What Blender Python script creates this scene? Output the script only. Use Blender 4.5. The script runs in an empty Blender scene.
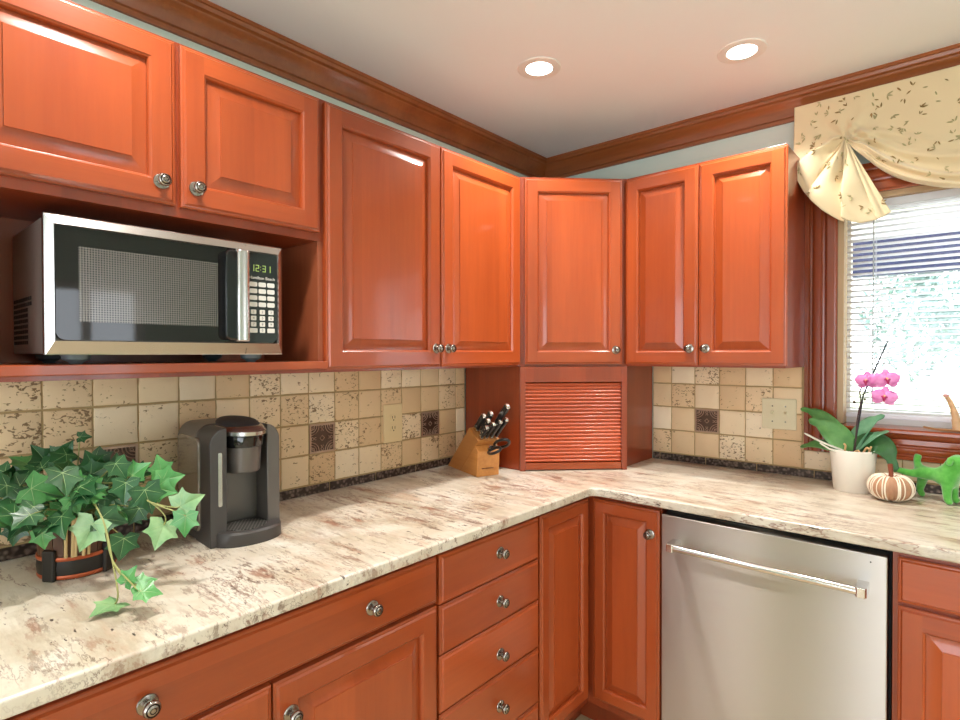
import bpy, bmesh, math, random
from mathutils import Vector, Matrix
random.seed(7)
C = bpy.context.scene.collection
SC = bpy.context.scene
PI = math.pi

# ------------------------------------------------------------------ camera, world, exposure
cam_d = bpy.data.cameras.new('camera')
cam_d.sensor_width = 36.0
cam_d.lens = 36.0 * 556.83 / 960.0
cam_d.clip_start = 0.02
cam = bpy.data.objects.new('camera', cam_d)
C.objects.link(cam)
Rv = Vector((0.75387409, 0.65701679, -0.00167118))
Uv = Vector((-0.00637506, 0.00985828, 0.99993108))
Fv = Vector((-0.65698798, 0.75381148, -0.01162043))
M4 = Matrix((Rv, Uv, -Fv)).transposed().to_4x4()
M4.translation = Vector((1.6651, -2.4171, 1.3875))
cam.matrix_world = M4
SC.camera = cam

world = bpy.data.worlds.new('daylight')
SC.world = world
world.use_nodes = True
wn = world.node_tree
wn.nodes['Background'].inputs['Color'].default_value = (0.86, 0.93, 1.0, 1)
wn.nodes['Background'].inputs['Strength'].default_value = 6.2

SC.view_settings.view_transform = 'Standard'
SC.view_settings.look = 'None'
SC.view_settings.gamma = 1.0
SC.view_settings.use_curve_mapping = False
SC.view_settings.exposure = 0.12
CAN_POWER = 7.5
CAN_COLOR = (1.0, 0.96, 0.91)
CAN_SPREAD = 125.0
SC.cycles.max_bounces = 10
SC.cycles.diffuse_bounces = 6
SC.cycles.glossy_bounces = 5
SC.cycles.transparent_max_bounces = 16
SC.cycles.sample_clamp_indirect = 6.0

sun_d = bpy.data.lights.new('sun', 'SUN')
sun_d.energy = 3.0
sun_d.angle = 0.01
sun_d.color = (1.0, 0.95, 0.87)
sun = bpy.data.objects.new('sun', sun_d)
C.objects.link(sun)
sun.rotation_euler = (math.radians(-35), 0, math.radians(15))   # shines on the garden and the patio

# ------------------------------------------------------------------ helpers
def lin(r, g, b):
    f = lambda c: (c / 255 / 12.92) if c / 255 <= 0.04045 else ((c / 255 + 0.055) / 1.055) ** 2.4
    return (f(r), f(g), f(b), 1.0)

def link(o, parent=None):
    C.objects.link(o)
    if parent is not None:
        o.parent = parent
    return o

def obj(name, bm, mats, parent=None, smooth=None, bevel=None, loc=None, rot=None):
    me = bpy.data.meshes.new(name)
    bm.to_mesh(me); bm.free()
    for m in (mats if isinstance(mats, (list, tuple)) else [mats]):
        me.materials.append(m)
    if smooth is not None:
        for p in me.polygons: p.use_smooth = True
        if smooth < 180: me.set_sharp_from_angle(angle=math.radians(smooth))
    o = bpy.data.objects.new(name, me)
    link(o, parent)
    if bevel:
        md = o.modifiers.new('edge', 'BEVEL'); md.width = bevel; md.segments = 2
        md.limit_method = 'ANGLE'; md.angle_limit = math.radians(40)
    if loc: o.location = loc
    if rot: o.rotation_euler = rot
    return o

def thing(name, label, cat, loc=(0, 0, 0), rotz=0.0, group=None):
    o = bpy.data.objects.new(name, None)
    o.empty_display_size = 0.05
    link(o); o.location = loc; o.rotation_euler = (0, 0, rotz)
    o['label'] = label; o['category'] = cat
    if group: o['group'] = group
    return o

def tag(o, label, cat, group=None):
    o['label'] = label; o['category'] = cat
    if group: o['group'] = group
    return o

def struct(name, bm, mats, parent=None, **k):
    o = obj(name, bm, mats, parent, **k)
    if parent is None: o['kind'] = 'structure'
    return o

def box(bm, x0, x1, y0, y1, z0, z1, mat=0):
    v = [bm.verts.new(p) for p in ((x0,y0,z0),(x1,y0,z0),(x1,y1,z0),(x0,y1,z0),(x0,y0,z1),(x1,y0,z1),(x1,y1,z1),(x0,y1,z1))]
    for f in ((3,2,1,0),(4,5,6,7),(0,1,5,4),(1,2,6,5),(2,3,7,6),(3,0,4,7)):
        bm.faces.new([v[i] for i in f]).material_index = mat
    return v

def bx(*a):
    bm = bmesh.new(); box(bm, *a); return bm

def prism(bm, poly, axis, a, b, mat=0):
    """poly: list of 2d points; axis 'x': (y,z), 'y': (x,z), 'z': (x,y)"""
    def P(p, t):
        return {'x': (t, p[0], p[1]), 'y': (p[0], t, p[1]), 'z': (p[0], p[1], t)}[axis]
    A = [bm.verts.new(P(p, a)) for p in poly]; B = [bm.verts.new(P(p, b)) for p in poly]
    n = len(poly)
    fs = [bm.faces.new(A), bm.faces.new(list(reversed(B)))]
    for i in range(n):
        fs.append(bm.faces.new((A[i], B[i], B[(i+1) % n], A[(i+1) % n])))
    for f in fs: f.material_index = mat
    bmesh.ops.recalc_face_normals(bm, faces=fs)
    return fs

def lathe(bm, prof, seg=24, M=None, mat=0, sx=1.0, sy=1.0):
    """prof: (r, z) list, revolved about z; M maps to place"""
    M = M or Matrix.Identity(4)
    rings = []
    for r, z in prof:
        if r < 1e-6:
            rings.append([bm.verts.new(M @ Vector((0, 0, z)))])
        else:
            rings.append([bm.verts.new(M @ Vector((r*sx*math.cos(2*PI*i/seg), r*sy*math.sin(2*PI*i/seg), z))) for i in range(seg)])
    fs = []
    for a, b in zip(rings[:-1], rings[1:]):
        for i in range(seg):
            j = (i+1) % seg
            if len(a) == 1 and len(b) == 1: continue
            if len(a) == 1: f = bm.faces.new((a[0], b[j], b[i]))
            elif len(b) == 1: f = bm.faces.new((a[i], a[j], b[0]))
            else: f = bm.faces.new((a[i], a[j], b[j], b[i]))
            f.material_index = mat; fs.append(f)
    bmesh.ops.recalc_face_normals(bm, faces=fs)
    return fs

def tube(bm, pts, rad, seg=8, mat=0):
    pts = [Vector(p) for p in pts]
    n = len(pts)
    rads = rad if isinstance(rad, (list, tuple)) else [rad]*n
    up = Vector((0, 0, 1)); rings = []
    for i, p in enumerate(pts):
        d = (pts[min(i+1, n-1)] - pts[max(i-1, 0)]).normalized()
        ref = up if abs(d.dot(up)) < 0.95 else Vector((1, 0, 0))
        if i == 0: a = d.cross(ref).normalized()
        else:
            a = (a - d*a.dot(d)).normalized()
        b = d.cross(a)
        rings.append([bm.verts.new(p + (a*math.cos(2*PI*k/seg) + b*math.sin(2*PI*k/seg))*rads[i]) for k in range(seg)])
    fs = []
    for r0, r1 in zip(rings[:-1], rings[1:]):
        for k in range(seg):
            fs.append(bm.faces.new((r0[k], r0[(k+1) % seg], r1[(k+1) % seg], r1[k])))
    fs.append(bm.faces.new(list(reversed(rings[0])))); fs.append(bm.faces.new(rings[-1]))
    for f in fs: f.material_index = mat
    bmesh.ops.recalc_face_normals(bm, faces=fs)
    return fs

def sweep(bm, prof, path, closed=False, mat=0):
    """mitred sweep of a profile (d, z): d is the distance to the left of the path (2d polyline)"""
    n = len(path); rows = []
    for i, p in enumerate(path):
        p = Vector(p)
        a = (p - Vector(path[i-1])).normalized() if i > 0 else None
        b = (Vector(path[i+1]) - p).normalized() if i < n-1 else None
        na = Vector((-a.y, a.x)) if a else None; nb = Vector((-b.y, b.x)) if b else None
        if na is None: m = nb
        elif nb is None: m = na
        else:
            m = (na + nb).normalized(); m = m / m.dot(na)
        rows.append([bm.verts.new((p.x + m.x*d, p.y + m.y*d, z)) for d, z in prof])
    fs = []
    k = len(prof)
    for r0, r1 in zip(rows[:-1], rows[1:]):
        for j in range(k):
            fs.append(bm.faces.new((r0[j], r1[j], r1[(j+1) % k], r0[(j+1) % k])))
    fs.append(bm.faces.new(rows[0])); fs.append(bm.faces.new(list(reversed(rows[-1]))))
    for f in fs: f.material_index = mat
    bmesh.ops.recalc_face_normals(bm, faces=fs)

def sm(pts, n=6):
    """Catmull-Rom through points"""
    pts = [Vector(p) for p in pts]; out = []
    for i in range(len(pts)-1):
        p0 = pts[max(i-1, 0)]; p1 = pts[i]; p2 = pts[i+1]; p3 = pts[min(i+2, len(pts)-1)]
        for k in range(n):
            t = k/n
            out.append(0.5*((2*p1) + (p2-p0)*t + (2*p0-5*p1+4*p2-p3)*t*t + (3*p1-p0-3*p2+p3)*t**3))
    out.append(pts[-1]); return out

# ------------------------------------------------------------------ materials
def mat(name, col=(0.8, 0.8, 0.8, 1), rough=0.5, metal=0.0, **k):
    m = bpy.data.materials.new(name); m.use_nodes = True
    b = m.node_tree.nodes['Principled BSDF']
    b.inputs['Base Color'].default_value = col
    b.inputs['Roughness'].default_value = rough
    b.inputs['Metallic'].default_value = metal
    for kk, v in k.items(): b.inputs[kk.replace('_', ' ')].default_value = v
    return m

class NT:
    def __init__(s, m): s.t = m.node_tree; s.b = s.t.nodes['Principled BSDF']
    def n(s, typ, **k):
        x = s.t.nodes.new(typ)
        for kk, v in k.items(): setattr(x, kk, v)
        return x
    def l(s, a, b): s.t.links.new(a, b)
    def coord(s, kind='Object', scale=(1,1,1), rot=(0,0,0), warp=0.0):
        tc = s.n('ShaderNodeTexCoord'); mp = s.n('ShaderNodeMapping')
        mp.inputs['Scale'].default_value = scale; mp.inputs['Rotation'].default_value = rot
        s.l(tc.outputs[kind], mp.inputs['Vector']); return mp.outputs['Vector']
    def noise(s, vec, scale=1, detail=3, rough=0.5, dist=0.0):
        x = s.n('ShaderNodeTexNoise'); x.inputs['Scale'].default_value = scale; x.inputs['Detail'].default_value = detail
        x.inputs['Roughness'].default_value = rough; x.inputs['Distortion'].default_value = dist
        if vec is not None: s.l(vec, x.inputs['Vector'])
        return x.outputs['Fac']
    def ramp(s, fac, stops):
        r = s.n('ShaderNodeValToRGB'); e = r.color_ramp.elements
        while len(e) < len(stops): e.new(0.5)
        for el, (p, c) in zip(e, stops):
            el.position = p; el.color = c if len(c) == 4 else (*c, 1)
        s.l(fac, r.inputs['Fac']); return r.outputs['Color']
    def mix(s, fac, a, b, mode='MIX'):
        x = s.n('ShaderNodeMix', data_type='RGBA', blend_type=mode)
        for sock, v in ((x.inputs[0], fac), (x.inputs[6], a), (x.inputs[7], b)):
            if hasattr(v, 'links'): s.l(v, sock)
            else: sock.default_value = v
        return x.outputs[2]
    def math(s, op, a, b=0.0, c=0.0):
        x = s.n('ShaderNodeMath', operation=op)
        for i, v in enumerate((a, b, c)):
            if hasattr(v, 'links'): s.l(v, x.inputs[i])
            else: x.inputs[i].default_value = v
        return x.outputs[0]
    def bump(s, h, strength=0.2, dist=0.002):
        x = s.n('ShaderNodeBump'); x.inputs['Strength'].default_value = strength; x.inputs['Distance'].default_value = dist
        s.l(h, x.inputs['Height']); s.l(x.outputs['Normal'], s.b.inputs['Normal']); return x
W = lambda v: (v, v, v, 1)

def wood(name, dark, light, along='z', rough=0.28, coat=0.35, blotch=1.0):
    m = mat(name, light, rough); N = NT(m)
    sc = {'x': (1.2, 16, 16), 'y': (16, 1.2, 16), 'z': (16, 16, 1.2)}[along]
    oi = N.n('ShaderNodeObjectInfo')
    tc = N.n('ShaderNodeTexCoord')
    add = N.n('ShaderNodeVectorMath', operation='ADD')
    rnd = N.math('MULTIPLY', oi.outputs['Random'], 9.0)
    N.l(tc.outputs['Object'], add.inputs[0]); N.l(rnd, add.inputs[1])
    mp = N.n('ShaderNodeMapping'); mp.inputs['Scale'].default_value = sc
    N.l(add.outputs[0], mp.inputs['Vector'])
    fine = N.noise(mp.outputs['Vector'], 5.0, 5, 0.6)
    broad = N.noise(mp.outputs['Vector'], 0.55, 3, 0.5, 0.4)
    mix = N.math('ADD', N.math('MULTIPLY', fine, 0.35), N.math('MULTIPLY', broad, 0.75 * blotch))
    col = N.ramp(mix, [(0.30, dark), (0.78, light)])
    sp = N.n('ShaderNodeSeparateXYZ'); N.l(add.outputs[0], sp.inputs[0])
    wnz = N.n('ShaderNodeTexWhiteNoise', noise_dimensions='1D')
    N.l(N.math('FLOOR', N.math('MULTIPLY', sp.outputs[2 if along == 'x' else 0], 9.5)), wnz.inputs['W'])
    hue = N.n('ShaderNodeHueSaturation'); N.l(col, hue.inputs['Color'])
    N.l(N.math('ADD', N.math('ADD', N.math('MULTIPLY', oi.outputs['Random'], 0.16), N.math('MULTIPLY', wnz.outputs['Value'], 0.20)), 0.82), hue.inputs['Value'])
    N.l(hue.outputs['Color'], N.b.inputs['Base Color'])
    N.b.inputs['Coat Weight'].default_value = coat; N.b.inputs['Coat Roughness'].default_value = 0.08
    N.bump(fine, 0.04, 0.001)
    return m

WD, WL = lin(140, 57, 22), lin(169, 77, 34)
WOOD = wood('cherry wood upright grain', WD, WL, 'z')
WOODX = wood('cherry wood level grain', WD, WL, 'x')
FRAME = wood('cherry wood cabinet carcass', lin(120, 46, 20), lin(152, 64, 30), 'z')
INNER = wood('cherry wood niche lining', lin(138, 70, 44), lin(174, 96, 62), 'z', 0.4, 0.1)
CROWN = wood('walnut stained crown wood', lin(120, 62, 26), lin(158, 90, 44), 'x', 0.35, 0.2)
CASING = wood('mahogany window casing wood', lin(116, 48, 22), lin(156, 72, 36), 'z', 0.25, 0.4)
CASINGX = wood('mahogany window sill wood', lin(124, 52, 24), lin(168, 80, 40), 'x', 0.25, 0.4)
DARKGAP = mat('dark recess', (0.012, 0.010, 0.009, 1), 0.8)
PEWTER = mat('dark pewter', lin(152, 144, 136), 0.24, 1.0)
PEWTERD = mat('blackened pewter groove', lin(48, 42, 38), 0.4, 1.0)

WALLP = mat('pale sage wall paint', lin(206, 222, 212), 0.75)
CEILP = mat('white ceiling paint', lin(236, 238, 238), 0.85)
N = NT(CEILP); N.bump(N.noise(N.coord('Object'), 120, 3), 0.03, 0.001)
FLOORM = mat('beige floor tile', lin(190, 172, 138), 0.4)
N = NT(FLOORM)
br = N.n('ShaderNodeTexBrick'); br.offset = 0.0
br.inputs['Scale'].default_value = 1.0; br.inputs['Brick Width'].default_value = 0.33; br.inputs['Row Height'].default_value = 0.33
br.inputs['Mortar Size'].default_value = 0.004
br.inputs['Color1'].default_value = lin(196, 178, 142); br.inputs['Color2'].default_value = lin(182, 162, 126); br.inputs['Mortar'].default_value = lin(140, 126, 100)
N.l(N.coord('Object'), br.inputs['Vector']); N.l(br.outputs['Color'], N.b.inputs['Base Color'])

def granite():
    m = mat('cream granite', lin(214, 204, 184), 0.30); N = NT(m)
    rz = math.radians(-82)
    v = N.coord('Object', (1, 1, 1), (0, 0, rz))
    vs = N.coord('Object', (1.9, 8.0, 6.0), (0, 0, rz))
    vs2 = N.coord('Object', (2.6, 11.0, 8.0), (0, 0, rz + 0.2))
    vs3 = N.coord('Object', (3.6, 14.0, 10.0), (0, 0, rz - 0.25))
    base = N.ramp(N.noise(v, 7, 5, 0.6, 0.5), [(0.28, lin(194, 182, 160)), (0.5, lin(213, 204, 187)), (0.72, lin(224, 219, 206))])
    grey = N.ramp(N.noise(vs, 1.2, 7, 0.68, 0.3), [(0.48, W(0)), (0.64, W(1))])
    c = N.mix(N.math('MULTIPLY', grey, 0.7), base, lin(172, 156, 132))
    tan = N.ramp(N.noise(vs2, 0.9, 7, 0.68, 0.3), [(0.54, W(0)), (0.68, W(1))])
    c = N.mix(N.math('MULTIPLY', tan, 0.55), c, lin(182, 134, 102))
    # ragged aligned streaks
    gate = N.ramp(N.noise(v, 3.5, 3, 0.5), [(0.42, W(0.1)), (0.60, W(1))])
    gate2 = N.ramp(N.noise(v, 4.2, 3, 0.5), [(0.42, W(1)), (0.60, W(0.1))])
    for vec, sc, lo, hi, gt, amt, col in ((vs2, 2.0, 0.555, 0.60, gate, 0.75, lin(128, 84, 64)), (vs3, 2.2, 0.565, 0.605, gate2, 0.75, lin(112, 84, 66)), (vs, 2.4, 0.565, 0.62, gate2, 0.65, lin(146, 88, 66))):
        st = N.ramp(N.noise(vec, sc, 8, 0.72, 0.2), [(lo, W(0)), (hi, W(1))])
        c = N.mix(N.math('MULTIPLY', N.math('MULTIPLY', st, gt), amt), c, col)
    for vec, sc, wdt, gt, col in ((vs, 0.9, 0.010, gate, lin(120, 66, 48)), (vs2, 0.8, 0.008, gate2, lin(96, 66, 52))):
        f = N.noise(vec, sc, 6, 0.66, 0.1)
        d = N.math('ABSOLUTE', N.math('SUBTRACT', f, 0.5))
        vein = N.ramp(d, [(0.0, W(1)), (wdt, W(0.0))])
        c = N.mix(N.math('MULTIPLY', N.math('MULTIPLY', vein, gt), 0.75), c, col)
    fk = N.ramp(N.noise(vs3, 6.0, 4, 0.6, 0.2), [(0.67, W(0)), (0.71, W(1))])
    c = N.mix(fk, c, lin(66, 50, 44))
    N.l(c, N.b.inputs['Base Color'])
    N.b.inputs['Coat Weight'].default_value = 0.10; N.b.inputs['Coat Roughness'].default_value = 0.06
    return m
GRANITE = granite()

def travertine():
    m = mat('tumbled travertine', lin(214, 190, 150), 0.62); N = NT(m)
    at = N.n('ShaderNodeAttribute'); at.attribute_name = 'tint'
    sep = N.n('ShaderNodeSeparateColor'); N.l(at.outputs['Color'], sep.inputs['Color'])
    tint, pit = sep.outputs[0], sep.outputs[1]
    off = N.n('ShaderNodeVectorMath', operation='ADD'); tc = N.n('ShaderNodeTexCoord')
    N.l(tc.outputs['Object'], off.inputs[0]); N.l(N.math('MULTIPLY', sep.outputs[2], 5.0), off.inputs[1])
    V = off.outputs[0]
    base = N.ramp(tint, [(0.0, lin(218, 184, 142)), (0.3, lin(234, 208, 170)), (1.0, lin(241, 223, 194))])
    cloud = N.noise(V, 16, 4, 0.6, 0.3)
    c = N.mix(N.math('MULTIPLY', cloud, 0.55), base, N.mix(0.4, base, lin(186, 156, 116)))
    mp = N.n('ShaderNodeMapping'); mp.inputs['Scale'].default_value = (95, 95, 140); mp.inputs['Rotation'].default_value = (0.5, 0.4, 0)
    N.l(V, mp.inputs['Vector'])
    nz = N.noise(mp.outputs['Vector'], 1.0, 2, 0.45, 0.8)
    big = N.noise(V, 22, 2, 0.5)
    thr = N.math('SUBTRACT', 0.80, N.math('MULTIPLY', pit, 0.23))
    hole = N.math('MULTIPLY', N.math('SUBTRACT', N.math('ADD', nz, N.math('MULTIPLY', N.math('SUBTRACT', big, 0.5), 0.5)), thr), 16.0)
    hole = N.math('MINIMUM', N.math('MAXIMUM', hole, 0.0), 1.0)
    c = N.mix(N.math('MULTIPLY', hole, 0.85), c, lin(112, 80, 44))
    N.l(c, N.b.inputs['Base Color'])
    N.bump(N.math('SUBTRACT', N.math('MULTIPLY', cloud, 0.15), hole), 0.5, 0.002)
    return m
TRAV = travertine()
GROUT = mat('tan grout', lin(168, 142, 100), 0.9)
N = NT(GROUT); N.bump(N.noise(N.coord('Object'), 300, 3), 0.3, 0.001)
BRONZE = mat('antique bronze relief', lin(84, 62, 50), 0.38, 0.55)
BRONZEL = mat('highlit bronze ridge', lin(172, 142, 122), 0.32, 0.6)  # relief highlights put into the ridge colour as a lighter bronze
STRIPM = mat('cast bronze strip', lin(92, 78, 70), 0.4, 0.5)
N = NT(STRIPM)
vo = N.n('ShaderNodeTexVoronoi'); vo.inputs['Scale'].default_value = 95; vo.feature = 'SMOOTH_F1'
N.l(N.coord('Object'), vo.inputs['Vector'])
N.l(N.ramp(vo.outputs['Distance'], [(0.15, lin(126, 108, 98)), (0.5, lin(56, 44, 38))]), N.b.inputs['Base Color'])
N.bump(vo.outputs['Distance'], -0.8, 0.004)

def brushed(name, col, rough, stretch=(2, 2, 260), strength=0.08):
    m = mat(name, col, rough, 1.0); N = NT(m)
    nz = N.noise(N.coord('Object', stretch), 3, 3, 0.6)
    if strength: N.bump(nz, strength, 0.0006)
    N.l(N.math('ADD', N.math('MULTIPLY', nz, 0.06), rough - 0.03), N.b.inputs['Roughness'])
    return m
STEEL = brushed('brushed stainless steel', lin(192, 186, 180), 0.35, (1.5, 1.5, 300), 0.0)
sb = NT(STEEL); tg = sb.n('ShaderNodeTangent', direction_type='RADIAL', axis='Z'); sb.l(tg.outputs[0], sb.b.inputs['Tangent']); sb.b.inputs['Anisotropic'].default_value = 1.0; sb.b.inputs['Anisotropic Rotation'].default_value = 0.25
STEELP = mat('polished steel', lin(214, 210, 206), 0.16, 1.0)
STEELM = brushed('satin steel trim', lin(196, 192, 188), 0.26, (2, 2, 200), 0.04)
BLACKP = mat('black plastic', lin(26, 25, 26), 0.35)
GLOSSB = mat('gloss black plastic', lin(18, 18, 20), 0.10, 0, Coat_Weight=0.5)
CHARC = brushed('charcoal brushed plastic', lin(108, 102, 98), 0.34, (200, 200, 3), 0.03)
CHARC.node_tree.nodes['Principled BSDF'].inputs['Metallic'].default_value = 0.55
CHARCM = mat('matt charcoal plastic', lin(62, 58, 56), 0.42)
LIDM = mat('dull lid plastic', lin(44, 42, 42), 0.62)
SMOKE = mat('smoked glass', lin(22, 20, 19), 0.04)
SMOKET = mat('smoky tank plastic', lin(132, 122, 108), 0.2, 0.35, Coat_Weight=0.5)
GREY = mat('grey rubber', lin(90, 100, 104), 0.5)
WHITEP = mat('white plastic', lin(232, 230, 224), 0.4)
IVORY = mat('almond plastic', lin(214, 202, 168), 0.35)
OUTLETM = mat('tan outlet plastic', lin(220, 196, 150), 0.4)
BUTTON = mat('pale keypad', lin(214, 212, 206), 0.5)

def emis(name, col, s):
    m = mat(name, col, 0.5); b = m.node_tree.nodes['Principled BSDF']
    b.inputs['Emission Color'].default_value = col; b.inputs['Emission Strength'].default_value = s
    return m
LENS = emis('lamp lens', (1.0, 0.95, 0.88, 1), 9.0)
DIGIT = emis('green display digit', lin(150, 176, 90), 0.25)
GLASS = bpy.data.materials.new('window glass'); GLASS.use_nodes = True
t = GLASS.node_tree; t.nodes.clear()
o_ = t.nodes.new('ShaderNodeOutputMaterial'); mx = t.nodes.new('ShaderNodeMixShader'); tr = t.nodes.new('ShaderNodeBsdfTransparent'); gl = t.nodes.new('ShaderNodeBsdfGlossy')
gl.inputs['Roughness'].default_value = 0.0; mx.inputs[0].default_value = 0.05
t.links.new(tr.outputs[0], mx.inputs[1]); t.links.new(gl.outputs[0], mx.inputs[2]); t.links.new(mx.outputs[0], o_.inputs[0])

# ------------------------------------------------------------------ room shell
H = 2.375
RX, RY = 4.2, -4.8
WX0, WX1, WZ0, WZ1 = 1.310, 2.190, 1.120, 1.955      # kitchen window opening
struct('floor', bx(-0.15, RX + 0.15, RY - 0.15, 0.15, -0.1, 0.0), FLOORM)
struct('ceiling', bx(-0.15, RX + 0.15, RY - 0.15, 0.15, H, H + 0.1), CEILP)
bm = bmesh.new()      # with an opening behind the camera for the added, unseen sidelight
box(bm, -0.15, 0.0, -3.86, 0.15, 0.0, H); box(bm, -0.15, 0.0, RY, -4.14, 0.0, H)
box(bm, -0.15, 0.0, -4.14, -3.86, 0.0, 0.15); box(bm, -0.15, 0.0, -4.14, -3.86, 2.05, H)
struct('wall_left', bm, WALLP)
bm = bmesh.new()
box(bm, 0.0, WX0, 0.0, 0.13, 0, H); box(bm, WX1, RX, 0.0, 0.13, 0, H)
box(bm, WX0, WX1, 0.0, 0.13, 0, WZ0); box(bm, WX0, WX1, 0.0, 0.13, WZ1, H)
struct('wall_back', bm, WALLP)
bm = bmesh.new()
box(bm, RX, RX + 0.13, RY, -1.55, 0, H); box(bm, RX, RX + 0.13, -0.75, 0.13, 0, H)
box(bm, RX, RX + 0.13, -1.55, -0.75, 0, 1.0); box(bm, RX, RX + 0.13, -1.55, -0.75, 1.95, H)
struct('wall_right', bm, WALLP)
bm = bmesh.new()
box(bm, 0.0, 0.9, RY - 0.13, RY, 0, H); box(bm, 3.3, RX, RY - 0.13, RY, 0, H); box(bm, 0.9, 3.3, RY - 0.13, RY, 2.1, H)
struct('wall_front', bm, WALLP)
bm = bmesh.new()  # unseen patio door, added to bring neutral daylight onto the ceiling
for x0, x1 in ((0.9, 0.98), (2.06, 2.14), (3.22, 3.3)): box(bm, x0, x1, RY - 0.09, RY - 0.03, 0.0, 2.1)
box(bm, 0.98, 3.22, RY - 0.09, RY - 0.03, 2.02, 2.1); box(bm, 0.98, 3.22, RY - 0.09, RY - 0.03, 0.0, 0.1)
pd = struct('added_door', bm, WHITEP)
obj('pane', bx(0.98, 3.22, RY - 0.063, RY - 0.057, 0.1, 2.02), GLASS, pd)

# second window, in the wall beyond the camera: its light and its reflection reach the picture
bm = bmesh.new()
for y0, y1 in ((-1.55, -1.49), (-0.81, -0.75), (-1.18, -1.12)): box(bm, RX + 0.02, RX + 0.08, y0, y1, 1.0, 1.95)
box(bm, RX + 0.02, RX + 0.08, -1.55, -0.75, 1.0, 1.06); box(bm, RX + 0.02, RX + 0.08, -1.55, -0.75, 1.89, 1.95)
w2 = struct('window_2', bm, WHITEP)
obj('pane', bx(RX + 0.045, RX + 0.05, -1.49, -0.81, 1.06, 1.89), GLASS, w2)

bm = bmesh.new()  # unseen narrow window, added to throw a bright streak on the dishwasher
box(bm, -0.10, -0.05, -4.14, -4.11, 0.15, 2.05); box(bm, -0.10, -0.05, -3.89, -3.86, 0.15, 2.05); box(bm, -0.10, -0.05, -4.11, -3.89, 0.15, 0.19); box(bm, -0.10, -0.05, -4.11, -3.89, 2.01, 2.05)
w3 = struct('added_sidelight', bm, WHITEP)
obj('pane', bx(-0.078, -0.073, -4.11, -3.89, 0.19, 2.01), GLASS, w3)
# openings the daylight comes through
def portal(loc, rot, sx, sy):
    d = bpy.data.lights.new('daylight_portal', 'AREA'); d.shape = 'RECTANGLE'; d.size = sx; d.size_y = sy; d.cycles.is_portal = True
    o = bpy.data.objects.new('daylight_portal', d); C.objects.link(o); o.location = loc; o.rotation_euler = rot
portal(((WX0 + WX1)/2, 0.14, (WZ0 + WZ1)/2), (-PI/2, 0, 0), WX1 - WX0, WZ1 - WZ0)
portal((RX + 0.14, -1.15, 1.475), (0, PI/2, 0), 0.95, 0.8)
portal((-0.16, -4.0, 1.1), (0, -PI/2, 0), 1.9, 0.28)
portal((2.1, RY - 0.14, 1.05), (PI/2, 0, 0), 2.4, 2.1)

# crown moulding
prof = [(0.0, 2.277), (0.010, 2.277), (0.012, 2.290), (0.018, 2.293), (0.021, 2.303), (0.027, 2.318), (0.037, 2.334), (0.044, 2.340), (0.047, 2.347), (0.056, 2.352), (0.060, 2.362), (0.064, 2.364), (0.064, H), (0.0, H)]
bm = bmesh.new()
sweep(bm, prof, [(0.0, RY), (0.0, 0.0), (RX, 0.0)][::-1])
crown = struct('trim_1', bm, CROWN, smooth=28)
# ------------------------------------------------------------------ kitchen window
bm = bmesh.new()
cw = 0.105
flute = [(0.0, 0.0), (0.0, -0.020), (0.014, -0.021), (0.018, -0.014), (0.024, -0.012), (0.030, -0.018), (0.036, -0.020), (0.052, -0.020), (0.058, -0.013), (0.064, -0.012), (0.068, -0.018), (0.074, -0.022), (0.096, -0.022), (0.100, -0.016), (cw, -0.014), (cw, 0.0)]
prism(bm, [(WX0 - cw + d, y) for d, y in flute], 'z', 1.020, 2.06)
prism(bm, [(WX1 + cw - d, y) for d, y in flute], 'z', 1.020, 2.06)
win = struct('window_1', bm, CASING, smooth=25)
bm = bmesh.new()
prism(bm, [(y, 1.020 + d * 0.72) for d, y in flute], 'x', WX0 - cw + 0.104, WX1 + cw - 0.104)
prism(bm, [(y, WZ1 + 0.105 - d) for d, y in flute], 'x', WX0 - cw + 0.104, WX1 + cw - 0.104)
obj('casing_rail', bm, CASINGX, win, smooth=25)
bm = bmesh.new()
prism(bm, [(0.074, 1.128), (-0.045, 1.126), (-0.051, 1.121), (-0.051, 1.113), (-0.046, 1.108), (-0.036, 1.106), (-0.030, 1.098), (-0.023, 1.093), (0.0, 1.093), (0.0, 1.1205), (0.074, 1.1205)], 'x', WX0 - 0.004, WX1 + 0.004)
obj('window_stool', bm, CASINGX, win, smooth=30)
JAMB = mat('tan vinyl jamb', lin(190, 160, 122), 0.5)
bm = bmesh.new()
box(bm, WX0, WX0 + 0.018, 0.0, 0.13, 1.129, WZ1); box(bm, WX1 - 0.018, WX1, 0.0, 0.13, 1.129, WZ1); box(bm, WX0, WX1, 0.0, 0.13, WZ1 - 0.018, WZ1)
obj('jamb', bm, JAMB, win)
bm = bmesh.new()
for a in ((WX0 + 0.018, WX0 + 0.030, 1.122, WZ1 - 0.018), (WX1 - 0.030, WX1 - 0.018, 1.122, WZ1 - 0.018), (WX0 + 0.030, WX1 - 0.030, 1.122, 1.175), (WX0 + 0.030, WX1 - 0.030, WZ1 - 0.055, WZ1 - 0.018)):
    box(bm, a[0], a[1], 0.075, 0.115, a[2], a[3])
sash = obj('sash', bm, WHITEP, win)
obj('pane', bx(WX0 + 0.030, WX1 - 0.030, 0.093, 0.098, 1.175, WZ1 - 0.055), GLASS, win)

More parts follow.
